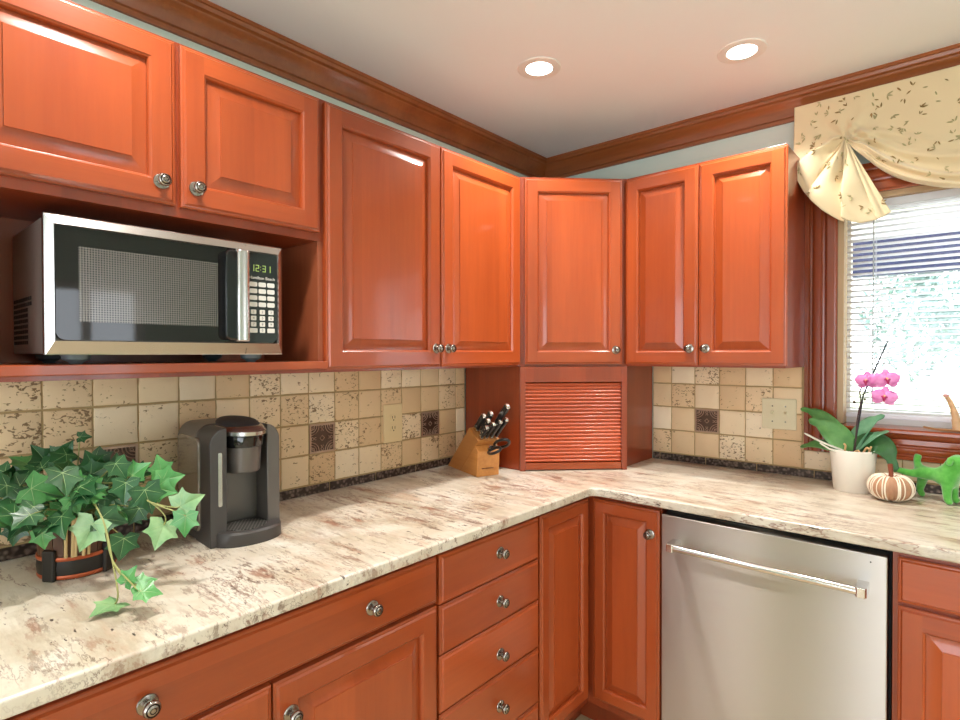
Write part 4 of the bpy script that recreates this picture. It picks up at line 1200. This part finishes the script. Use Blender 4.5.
knife(0.2057, 0.1728, 0.022, 0.098, 0.021, 'black-handled knife in the rear slot row of the block, on the side of the tiles')
knife(0.2057, 0.1728, 0.048, 0.110, 0.022, 'black-handled knife in the rear slot row of the block, beside the highest handle')
knife(0.2290, 0.1580, 0.076, 0.180, 0.021, 'knife with the longest, highest black handle sticking out of the block')
knife(0.2290, 0.1580, 0.030, 0.094, 0.020, 'black-handled knife in front of the rear slot row, below the highest handle')
for k, (y, L_) in enumerate(((0.018, 0.080), (0.040, 0.098), (0.062, 0.112), (0.084, 0.122))):
    knife(0.2505, 0.1448, y, L_, 0.016, ['steak knife nearest the tiled wall in the front row of the block', 'second steak knife from the tiled wall in the front row of the block', 'third steak knife from the tiled wall in the front row of the block', 'steak knife nearest the appliance garage in the front row of the block'][k], 'steak_knife', 'steak knives in the front row', 0.010)
scs = thing('kitchen_scissors', 'kitchen scissors with black looped handles in the front of the knife block', 'scissors', Matrix.Rotation(KA, 4, 'Z') @ Vector((0.2555, 0.055, 0.106)) + KO, KA)
def scis(sgn):
    bm = bmesh.new()
    e = Vector((0.80, 0.10*sgn, 0.38 if sgn > 0 else 0.10)).normalized()
    f = Vector((0, 1, 0)).cross(e).normalized()*0.45 + Vector((0, 0.85*sgn, 0)); f = (f - e*f.dot(e)).normalized()
    st = Vector((-0.012, 0.004*sgn, -0.006))
    cen = e*0.075 + f*0.010
    lp = [cen + e*0.040*math.cos(2*PI*k/20 + PI) + f*0.021*math.sin(2*PI*k/20 + PI) for k in range(21)]
    tube(bm, lp, 0.0058, 8); tube(bm, [st, e*0.02, lp[0]], [0.004, 0.005, 0.005], 8)
    return bm
obj('handle_loop', scis(1), HANDLE, scs, smooth=60); obj('handle_loop', scis(-1), HANDLE, scs, smooth=60)
bm = bmesh.new(); box(bm, -0.035, 0.016, -0.006, 0.006, -0.003, 0.0035)
bmesh.ops.transform(bm, matrix=Matrix.Rotation(-0.7, 4, 'Y'), verts=bm.verts); obj('blade', bm, STEELP, scs, bevel=0.001)

# ------------------------------------------------------------------ orchid
POT = mat('white glazed pot', lin(232, 226, 214), 0.35)
orc = thing('orchid_plant', 'pink orchid in a plain white pot on the counter below the window', 'potted plant', (1.375, -0.128, CT))
bm = bmesh.new(); lathe(bm, [(0.0, 0.0), (0.054, 0.0), (0.057, 0.003), (0.0690, 0.136), (0.0695, 0.141), (0.067, 0.1425), (0.0645, 0.140), (0.063, 0.122), (0.0, 0.122)], 44)
obj('pot', bm, POT, orc, smooth=40)
BARKM = mat('orchid bark', lin(92, 58, 40), 0.9); rg = random.Random(3)
bm = bmesh.new(); lathe(bm, [(0, 0.118), (0.0625, 0.118), (0.061, 0.126), (0, 0.130)], 24)
for k in range(60):
    a = rg.uniform(0, 2*PI); r = 0.055*math.sqrt(rg.random()); M = Matrix.Translation((r*math.cos(a), r*math.sin(a), 0.130)) @ Matrix.Rotation(rg.uniform(0, 6), 4, 'Z') @ Matrix.Rotation(rg.uniform(-.6, .6), 4, 'X')
    vs = box(bm, -0.008, 0.008, -0.005, 0.005, -0.003, 0.004)
    bmesh.ops.transform(bm, matrix=M, verts=vs)
obj('bark_chips', bm, BARKM, orc)
OL = leafm('orchid leaf', lin(74, 128, 66), lin(108, 158, 88), 0.3)
OLD = leafm('dark orchid leaf', lin(34, 76, 38), lin(58, 104, 54), 0.3)
OLB = leafm('blue green orchid leaf', lin(84, 142, 104), lin(128, 172, 136), 0.3)
def strap_leaf(path, w, m, tilt=Vector((0, -0.5, 1))):
    path = sm([Vector(p) for p in path], 5); n = len(path); bm = bmesh.new(); rows = []
    for i, p in enumerate(path):
        t_ = i/(n-1); d = (path[min(i+1, n-1)] - path[max(i-1, 0)]).normalized()
        s = d.cross(tilt).normalized(); up = s.cross(d).normalized()
        ww = w*(0.35 + 0.65*math.sin(PI*min(1, t_*1.15 + 0.08))**0.7)*(1 if t_ < 0.86 else math.sqrt(max(0.02, 1 - ((t_ - 0.86)/0.14)**2)))
        rows.append([bm.verts.new(p + s*ww*u + up*(0.22*ww*abs(u)**1.5)) for u in (-1, -0.6, -0.25, 0, 0.25, 0.6, 1)])
    for a, b in zip(rows[:-1], rows[1:]):
        for k in range(6): bm.faces.new((a[k], a[k+1], b[k+1], b[k]))
    o = obj('leaf', bm, m, orc, smooth=180)
    md = o.modifiers.new('thick', 'SOLIDIFY'); md.thickness = 0.0022
    return o
c0 = (0, 0, 0.130)
strap_leaf([c0, (-0.040, -0.010, 0.178), (-0.080, -0.015, 0.213), (-0.130, -0.02, 0.236)], 0.042, OL, Vector((0.3, -0.9, 0.5)))     # big left leaf
strap_leaf([c0, (-0.06, 0.02, 0.205), (-0.115, 0.035, 0.252), (-0.168, 0.04, 0.268)], 0.030, OL, Vector((0.3, -0.8, 0.7)))          # upper left
strap_leaf([c0, (-0.06, -0.015, 0.145), (-0.11, -0.025, 0.150), (-0.155, -0.03, 0.136)], 0.024, OL, Vector((0.1, -0.7, 1)))       # low left
strap_leaf([c0, (0.012, 0.020, 0.185), (0.045, 0.035, 0.235), (0.085, 0.035, 0.262)], 0.028, OLB, Vector((-0.6, -1, 0.4)))        # behind the stem
strap_leaf([c0, (0.035, 0.0, 0.170), (0.065, 0.0, 0.196), (0.100, -0.005, 0.214)], 0.022, OLB, Vector((-0.5, -0.6, 1)))
strap_leaf([c0, (0.055, -0.005, 0.165), (0.095, -0.012, 0.148), (0.120, -0.02, 0.082)], 0.042, OLD, Vector((0.3, -0.9, 0.7)))      # right, drooping
STEMM = mat('dark orchid stem', lin(70, 44, 44), 0.5); STAKE = mat('dark stake', lin(40, 36, 44), 0.5)
ROOTM = mat('pale aerial root', lin(226, 222, 206), 0.6); ROOT2 = mat('tan root', lin(216, 172, 122), 0.6)
bm = bmesh.new(); tube(bm, sm([(0.008, -0.02, 0.130), (0.014, -0.02, 0.24), (0.024, -0.02, 0.310), (0.022, -0.022, 0.345), (0.046, -0.03, 0.378), (0.105, -0.04, 0.384)], 5), 0.0022, 8)
tube(bm, sm([(0.023, -0.021, 0.33), (0.07, -0.035, 0.350), (0.104, -0.04, 0.336)], 4), 0.0016, 6)
obj('flower_stem', bm, STEMM, orc, smooth=60)
bm = bmesh.new(); tube(bm, [(0.002, -0.012, 0.120), (0.030, -0.012, 0.33), (0.094, 0.01, 0.512)], 0.0026, 8)
obj('stake', bm, STAKE, orc, smooth=60)
bm = bmesh.new(); tube(bm, sm([(0.0, -0.02, 0.128), (-0.05, -0.035, 0.148), (-0.09, -0.045, 0.165), (-0.138, -0.05, 0.190)], 4), [0.0035]*12 + [0.002], 8)
tube(bm, sm([(-0.01, -0.03, 0.128), (-0.05, -0.055, 0.138), (-0.09, -0.05, 0.160)], 4), 0.0028, 8)
obj('aerial_root', bm, ROOTM, orc, smooth=60)['label'] = 'pale aerial root reaching over the rim'
bm = bmesh.new()
for p in ([(0.0, -0.03, 0.128), (0.02, -0.045, 0.145), (0.028, -0.05, 0.130)], [(0.03, -0.03, 0.128), (0.042, -0.035, 0.155), (0.05, -0.04, 0.152)], [(-0.02, -0.04, 0.128), (-0.015, -0.05, 0.158), (-0.02, -0.052, 0.165)], [(0.045, -0.02, 0.13), (0.055, -0.03, 0.16)]):
    tube(bm, sm(p, 4), 0.0032, 7)
obj('root_tips', bm, ROOT2, orc, smooth=60)
PINK = mat('pink orchid petal', lin(214, 104, 178), 0.5); N = NT(PINK)
N.l(N.ramp(N.noise(N.coord('Object'), 60, 3), [(0.3, lin(216, 112, 182)), (0.7, lin(234, 154, 210))]), N.b.inputs['Base Color'])
MAG = mat('magenta orchid lip', lin(168, 36, 92), 0.5); YEL = mat('yellow orchid throat', lin(236, 196, 120), 0.5)
def orchid_flower(P, s, face, roll=0.0):
    f = Vector(face).normalized(); up = Vector((0, 0, 1)); r = up.cross(f).normalized(); u = f.cross(r)
    r, u = r*math.cos(roll) + u*math.sin(roll), u*math.cos(roll) - r*math.sin(roll)
    P = Vector(P); bm = bmesh.new()
    def petal(a, L_, w, d=0.0, cup=0.1):
        e = r*math.cos(a) + u*math.sin(a); g = f.cross(e); n = 9; rows = []
        for i in range(n):
            t_ = i/(n-1); ww = w*math.sin(PI*(0.06 + 0.90*t_**0.8))**0.6*(1 if t_ < 1 else 0.3)
            rows.append([bm.verts.new(P + e*L_*t_ + g*ww*k + f*(d + cup*L_*t_*t_*0.6 - 0.25*ww*k*k)) for k in (-1, -0.5, 0, 0.5, 1)])
        for A_, B_ in zip(rows[:-1], rows[1:]):
            for k in range(4): bm.faces.new((A_[k], A_[k+1], B_[k+1], B_[k]))
    for a in (90, 215, 325): petal(math.radians(a), s*0.95, s*0.36, -0.001, -0.15)
    for a in (12, 168): petal(math.radians(a), s*1.02, s*0.58, 0.002, 0.12)
    fl = obj('flower', bm, PINK, orc, smooth=180)
    md = fl.modifiers.new('thick', 'SOLIDIFY'); md.thickness = 0.0008
    bm = bmesh.new()
    tube(bm, [P + f*0.002 + u*0.003, P + f*s*0.35 - u*s*0.12, P + f*s*0.30 - u*s*0.42], [s*0.12, s*0.15, s*0.05], 8)
    tube(bm, [P + f*0.003, P + f*s*0.3 + r*s*0.20], [s*0.09, s*0.07], 7); tube(bm, [P + f*0.003, P + f*s*0.3 - r*s*0.20], [s*0.09, s*0.07], 7)
    obj('lip', bm, MAG, fl, smooth=60)
    bm = bmesh.new(); tube(bm, [P + f*0.002 + u*s*0.1, P + f*s*0.34 + u*s*0.08], [s*0.10, s*0.07], 8); obj('throat', bm, YEL, fl, smooth=60)
orchid_flower((0.044, -0.046, 0.380), 0.035, (-0.25, -1, 0.05), 0.05)
orchid_flower((0.070, -0.044, 0.382), 0.028, (0.35, -1, 0.1), -0.1)
orchid_flower((0.098, -0.054, 0.386), 0.036, (0.30, -1, 0.1), 0.1)
orchid_flower((0.092, -0.060, 0.330), 0.036, (0.15, -1, 0.05), -0.15)
bm = bmesh.new(); lathe(bm, [(0, 0), (0.004, 0.003), (0.0045, 0.008), (0, 0.013)], 10, Matrix.Translation((0.006, -0.024, 0.30)))
lathe(bm, [(0, 0), (0.003, 0.002), (0.0035, 0.007), (0, 0.011)], 10, Matrix.Translation((0.036, -0.024, 0.312)))
obj('bud', bm, STEMM, orc, smooth=60)

# ------------------------------------------------------------------ striped pumpkin
pk = thing('decorative_pumpkin', 'small tan decorative pumpkin with white-edged ribs between the orchid and the dog', 'pumpkin', (1.487, -0.205, CT))
bm = bmesh.new(); nr, ns = 28, 168; rows = []
prof = []
for j in range(19):
    t_ = j/18; a = -PI/2 + PI*t_
    prof.append((0.060*abs(math.cos(a))**0.75*(1 if t_ < 0.97 else 0.9), 0.0435 + 0.0428*math.sin(a)))
top_dip = lambda r: 0.018*math.exp(-(r/0.022)**2)
for j, (r, z) in enumerate(prof):
    row = []
    for i in range(ns):
        th = 2*PI*i/ns; rr = max(r, 0.004)*(1 + 0.035*abs(math.sin(nr*th/2))*min(1, r/0.03))
        zz = z - (top_dip(r) if z > 0.04 else 0) + (0.010*math.exp(-(r/0.02)**2) if z < 0.04 else 0)
        row.append(bm.verts.new((rr*math.cos(th), rr*math.sin(th), zz)))
    rows.append(row)
for a, b in zip(rows[:-1], rows[1:]):
    for i in range(ns): bm.faces.new((a[i], a[(i+1) % ns], b[(i+1) % ns], b[i]))
bm.faces.new(list(reversed(rows[0]))); bm.faces.new(rows[-1])
obj('body', bm, wood('tan pumpkin skin', lin(150, 102, 74), lin(204, 160, 124), 'z', 0.7, 0.0), pk, smooth=180)
bm = bmesh.new(); rg = random.Random(9)
for i in range(34):
    th = 2*PI*i/34 + rg.uniform(-0.09, 0.09); tw = rg.uniform(-0.22, 0.22); pts = []
    for j in range(1, 18):
        r, z = prof[j]; zz = z - (top_dip(r) if z > 0.04 else 0)
        a = th + tw*math.sin(PI*j/18)
        rr = r*1.025 + 0.001; pts.append((rr*math.cos(a), rr*math.sin(a), zz if zz > 0.004 else 0.004))
    tube(bm, pts, [0.0009] + [0.0017]*(len(pts)-2) + [0.0009], 6)
obj('white_ridges', bm, mat('cream ridge', lin(240, 228, 206), 0.7), pk, smooth=60)
bm = bmesh.new(); tube(bm, [(0, 0, 0.060), (0.001, 0, 0.085), (-0.002, 0, 0.116)], [0.009, 0.0065, 0.0075], 10)
obj('stem', bm, mat('brown stem', lin(128, 62, 36), 0.7), pk, smooth=50)

# ------------------------------------------------------------------ green dog figurine (one skinned body, standing on three legs with one hind leg lifted)
FLOCK = mat('green flocking', lin(66, 176, 48), 0.95)
FLOCK.node_tree.nodes['Principled BSDF'].inputs['Sheen Weight'].default_value = 0.6
N = NT(FLOCK); N.bump(N.noise(N.coord('Object'), 700, 2), 0.35, 0.001)
N.l(N.ramp(N.noise(N.coord('Object'), 60, 3), [(0.3, lin(72, 158, 52)), (0.7, lin(100, 184, 76))]), N.b.inputs['Base Color'])
dg = thing('dog_figurine', 'green fuzzy toy dog lifting one hind leg, standing right of the pumpkin', 'figurine', (1.598, -0.125, CT), math.radians(-24))
dg.scale = (1.07, 1.07, 1.07)
V = []; E_ = []; Rr = []
def jv(p, r, par=None):
    V.append(p); Rr.append(r); 
    if par is not None: E_.append((par, len(V)-1))
    return len(V)-1
hip = jv((-0.034, 0, 0.080), 0.0185)
mid = jv((-0.002, 0, 0.080), 0.0185, hip); ch = jv((0.030, 0, 0.085), 0.025, mid)
nk = jv((0.042, 0, 0.106), 0.021, ch); hdv = jv((0.052, 0, 0.132), 0.0255, nk); sn = jv((0.074, 0, 0.126), 0.017, hdv); ns_ = jv((0.088, 0, 0.123), 0.013, sn)
tb = jv((-0.050, 0.004, 0.092), 0.012, hip); tt = jv((-0.056, 0.008, 0.112), 0.0095, tb); t3 = jv((-0.052, 0.010, 0.132), 0.0105, tt)
l1 = jv((-0.044, 0.014, 0.052), 0.014, hip); l2 = jv((-0.052, 0.017, 0.024), 0.0105, l1); l3 = jv((-0.048, 0.018, 0.008), 0.010, l2); jv((-0.038, 0.018, 0.006), 0.0075, l3)
u1 = jv((-0.058, -0.020, 0.074), 0.012, hip); u2 = jv((-0.088, -0.034, 0.081), 0.0095, u1); jv((-0.110, -0.042, 0.089), 0.0112, u2)
for sy in (-1, 1):
    f1_ = jv((0.034, sy*0.015, 0.052), 0.0145, ch); f2_ = jv((0.036, sy*0.018, 0.024), 0.0112, f1_); f3_ = jv((0.038, sy*0.018, 0.009), 0.0112, f2_); jv((0.050, sy*0.018, 0.007), 0.0085, f3_)
for sy in (-1, 1):
    e1 = jv((0.048, sy*0.024, 0.140), 0.008, hdv); jv((0.044, sy*0.030, 0.116), 0.0085, e1)
me = bpy.data.meshes.new('body'); me.from_pydata(V, E_, [])
do = bpy.data.objects.new('body', me); link(do, dg)
md = do.modifiers.new('skin', 'SKIN'); md.use_smooth_shade = True
for i, r in enumerate(Rr):
    me.skin_vertices[0].data[i].radius = (r, r); me.skin_vertices[0].data[i].use_root = (i == 0)
sd = do.modifiers.new('sub', 'SUBSURF'); sd.levels = 2; sd.render_levels = 2
me.materials.append(FLOCK)
DKG = mat('dark green bead', lin(20, 60, 18), 0.4)
for sy in (-1, 1):
    bm = bmesh.new(); bmesh.ops.create_icosphere(bm, subdivisions=2, radius=0.0032); o = obj('eye', bm, DKG, dg, smooth=180); o.location = (0.071, sy*0.0145, 0.139)
bm = bmesh.new(); bmesh.ops.create_icosphere(bm, subdivisions=2, radius=0.005); o = obj('nose', bm, DKG, dg, smooth=180); o.location = (0.099, 0, 0.127)

# ------------------------------------------------------------------ carved wooden bird on the window stool
BIRDW = wood('pale carved wood', lin(176, 128, 88), lin(222, 182, 140), 'x', 0.5, 0.1)
bd = thing('wooden_figurine', 'carved pale wooden long-necked bird on a flat leaf base, standing on the window ledge', 'figurine', (1.658, -0.024, 1.1290))
bm = bmesh.new(); rows = []
for i in range(15):
    t_ = i/14; x = -0.098 + 0.196*t_; w = 0.017*math.sin(PI*(0.03 + 0.94*t_))**0.7
    z0 = 0.006*(2*t_ - 1)**4
    rows.append([bm.verts.new((x, -w, z0 + 0.006)), bm.verts.new((x, -w*0.7, z0)), bm.verts.new((x, w*0.7, z0)), bm.verts.new((x, w, z0 + 0.006)), bm.verts.new((x, 0, z0 + 0.0045))])
for a, b in zip(rows[:-1], rows[1:]):
    for k in range(5): bm.faces.new((a[k], b[k], b[(k+1) % 5], a[(k+1) % 5]))
bm.faces.new(rows[0]); bm.faces.new(list(reversed(rows[-1])))
bmesh.ops.recalc_face_normals(bm, faces=bm.faces)
obj('leaf_base', bm, mat('dark tan wood', lin(168, 122, 76), 0.5), bd, smooth=50)
bm = bmesh.new(); tube(bm, sm([(-0.010, 0, 0.004), (-0.012, 0, 0.020), (-0.015, 0, 0.045), (-0.022, 0, 0.075), (-0.031, 0, 0.100), (-0.038, 0, 0.112)], 4), [0.013]*4 + [0.0125]*4 + [0.010]*4 + [0.0075]*4 + [0.0065]*4 + [0.0075], 12)
obj('neck', bm, BIRDW, bd, smooth=60)
bm = bmesh.new(); lathe(bm, [(0, -0.006), (0.006, -0.005), (0.0085, 0.0), (0.0065, 0.006), (0, 0.0075)], 14, Matrix.Translation((-0.040, 0, 0.116)))
obj('head', bm, mat('rosy wood tip', lin(206, 150, 142), 0.5), bd, smooth=60)

# ------------------------------------------------------------------ curtain
CLOTH = mat('cream curtain cloth', lin(222, 202, 164), 0.9)
CLOTH.node_tree.nodes['Principled BSDF'].inputs['Sheen Weight'].default_value = 0.3
N = NT(CLOTH); N.bump(N.noise(N.coord('Object'), 900, 2), 0.1, 0.0006)
SPRIG = mat('brown embroidered leaves', lin(150, 122, 74), 0.8); SPRIG2 = mat('grey green embroidered leaves', lin(178, 166, 122), 0.8)
CX = 1.752
cu = thing('curtain_valance', 'cream cloth valance with embroidered leaves, gathered up into a tail over the window', 'curtain', (CX, 0, 0))
GX, GZ = 1.342, 2.142
def interp(pts, x):
    if x <= pts[0][0]: return pts[0][1]
    for (a, za), (b, zb) in zip(pts[:-1], pts[1:]):
        if x <= b:
            t_ = (x - a)/(b - a); return za + (zb - za)*t_
    return pts[-1][1]
LOW = [(1.180, 2.06), (1.22, 2.085), (1.27, 2.113), (1.31, 2.134), (GX, 2.138)] + [(1.365, 2.098), (1.406, 2.052), (1.44, 2.013), (1.473, 1.983), (1.51, 1.957), (1.542, 1.939), (1.595, 1.917), (1.649, 1.903), (1.70, 1.896), (CX, 1.894)]
def zlow(x):
    return sum(interp(LOW, x + d)*w for d, w in ((-0.012, .25), (0, .5), (0.012, .25)))
TOPZ = 2.300
def main_pt(u, t):
    x = 1.180 + (CX - 1.180)*u; zl = zlow(x); z = TOPZ + (zl - TOPZ)*t
    dx, dz = x - GX, z - GZ; dist = math.hypot(dx, dz); ang = math.atan2(dz, dx)
    y = -0.078 - 0.012*t
    dn = max(0.0, min(1.0, (-ang - 0.05)/0.35)) if abs(ang) < PI/2 else max(0.0, min(1.0, (PI - abs(ang))/0.5)) if dz < 0 else 0.0
    y -= 0.013*math.sin(ang*17 + 1.1 + 2*dist)*math.exp(-dist/0.22)*min(1, dist/0.03)*dn
    y -= 0.006*math.sin(ang*7 + 0.4)*math.exp(-dist/0.10)*min(1, dist/0.03)
    y -= 0.006*math.sin(x*31 + 1.5*z)*t*(1 - 0.5*t)
    if x > GX:
        h = (z - zl); k = min(1, dx/0.06)
        for cen, wd, am in ((0.011, 0.010, 0.034), (0.040, 0.011, 0.030), (0.075 + 0.10*dx, 0.016, 0.018)):
            y -= k*am*math.exp(-((h - cen)/wd)**2)
        # the slack swag under a long fold line
        zf = GZ + 0.004 - 0.10*dx - 0.35*max(0, dx - 0.1)
        y -= 0.022*math.exp(-((z - zf)/0.015)**2)*math.exp(-dx/0.20)*k
        y -= 0.016*math.exp(-((z - zf + 0.05 + 0.3*dx)/0.014)**2)*math.exp(-dx/0.25)*k
    else:
        y -= 0.020*math.exp(-((z - zl - 0.012)/0.011)**2)*min(1, -dx/0.05)
    return Vector((x - CX, y, z))
TAIL = [(1.180, 2.125), (1.183, 2.095), (1.190, 2.060), (1.203, 2.015), (1.222, 1.970), (1.250, 1.925), (1.285, 1.888), (1.325, 1.858), (1.362, 1.836), (1.393, 1.829), (1.425, 1.837), (1.450, 1.847), (1.474, 1.858)]
def tail_pt(s, r):
    sf = s + (0.060*math.sin(2*PI*4.0*s)*min(1, r*1.6)*math.sin(PI*s)**0.5 if 0 < s < 1 else 0)
    k = min(max(sf, 0), 1)*(len(TAIL)-1); i = min(int(k), len(TAIL)-2); f = k - i
    ox = TAIL[i][0] + (TAIL[i+1][0] - TAIL[i][0])*f; oz = TAIL[i][1] + (TAIL[i+1][1] - TAIL[i][1])*f
    s0 = s; s = s + 0.035*math.sin(2*PI*1.7*s + 0.6)*(1 if 0.04 < s < 0.96 else 0)
    wav = 0.012*r*math.sin(2*PI*3.0*s + 0.8)
    x = GX + (ox - GX)*r; z = GZ + (oz - GZ)*r + 0.35*wav*(0 if s < 0.05 else 1)
    env = math.sin(PI*min(1, s*1.08))**0.5 if 0 < s < 0.926 else 0
    y = -0.096 - 0.055*math.sin(PI*min(1.0, r*0.62))*env
    y -= 0.024*math.cos(2*PI*4.0*s + 0.6 + 0.6*r)*(r**0.7)*env + 0.011*math.sin(2*PI*6.3*s + 4.0*r)*(1 - 0.7*r)*min(1, r*5)*env
    y -= 0.034*math.exp(-((s - 0.16 - 0.10*r)/0.05)**2)*math.sin(PI*min(1, r*1.1))*env
    y -= 0.008*math.sin(9*r + 12*s)*math.sin(PI*r)*env
    y += 0.022*(1 - s)**4*r
    return Vector((x - CX, y, z))
def sheet(bm, fn, nu, nv, flip):
    rows = []
    for i in range(nu+1):
        rows.append([bm.verts.new(Vector((-p.x, p.y, p.z)) if flip else p) for p in (fn(i/nu, j/nv) for j in range(nv+1))])
    for a, b in zip(rows[:-1], rows[1:]):
        for j in range(nv):
            q = (a[j], a[j+1], b[j+1], b[j]); bm.faces.new(q if not flip else q[::-1])
def sprigs(bm, fn, n, flip, seed, du, dv):
    rg = random.Random(seed)
    for _ in range(n):
        u, v = rg.uniform(0.04, 0.98), rg.uniform(0.04, 0.93)
        p = fn(u, v)
        if fn is main_pt and math.hypot(p.x + CX - GX, p.z - GZ) < 0.07: continue
        a0 = rg.uniform(0, 2*PI); mi = rg.choice([0, 0, 1, 1, 1])
        tu = (fn(min(u + 0.01, 1), v) - fn(u - 0.01, v)); tv = (fn(u, min(v + 0.01, 1)) - fn(u, v - 0.01))
        nn = tu.cross(tv)
        if nn.length < 1e-9: continue
        nn.normalize()
        if nn.y > 0: nn = -nn
        tu.normalize(); tv = nn.cross(tu)
        for k in range(rg.choice([1, 2, 3])):
            a = a0 + (k - 1)*0.8 + rg.uniform(-.2, .2); L_ = rg.uniform(0.010, 0.019); w = L_*0.15
            e = tu*math.cos(a) + tv*math.sin(a); g = nn.cross(e); c = p + nn*0.0011 + e*0.002 + tu*rg.uniform(-.003, .003)
            q = [c, c + e*L_*0.35 + g*w, c + e*L_*0.75 + g*w*0.7, c + e*L_, c + e*L_*0.75 - g*w*0.7, c + e*L_*0.35 - g*w]
            q = [Vector((-k_.x, k_.y, k_.z)) if flip else k_ for k_ in q]
            bm.faces.new([bm.verts.new(k_) for k_ in q]).material_index = mi + 1
bm = bmesh.new(); sheet(bm, main_pt, 130, 100, False); sheet(bm, main_pt, 130, 100, True)
bmesh.ops.remove_doubles(bm, verts=bm.verts, dist=0.0001)
for fl in (False, True): sprigs(bm, main_pt, 110, fl, 37, 1, 1)
vo_ = obj('cloth_panel', bm, [CLOTH, SPRIG, SPRIG2], cu, smooth=180)
md = vo_.modifiers.new('thick', 'SOLIDIFY'); md.thickness = 0.0008
for fl in (False, True):
    bm = bmesh.new(); sheet(bm, tail_pt, 130, 60, fl); sprigs(bm, tail_pt, 40, fl, 21, 1, 1)
    to_ = obj('cloth_tail', bm, [CLOTH, SPRIG, SPRIG2], cu, smooth=180); md = to_.modifiers.new('thick', 'SOLIDIFY'); md.thickness = 0.0008
bm = bmesh.new(); box(bm, -0.570, 0.570, -0.075, -0.066, 2.270, 2.299)
obj('mounting_board', bm, CLOTH, cu)
for sx in (-1, 1):
    bm = bmesh.new(); box(bm, sx*0.569 - 0.004, sx*0.569 + 0.004, -0.068, -0.0005, 2.20, 2.275); obj('return', bm, CLOTH, cu)
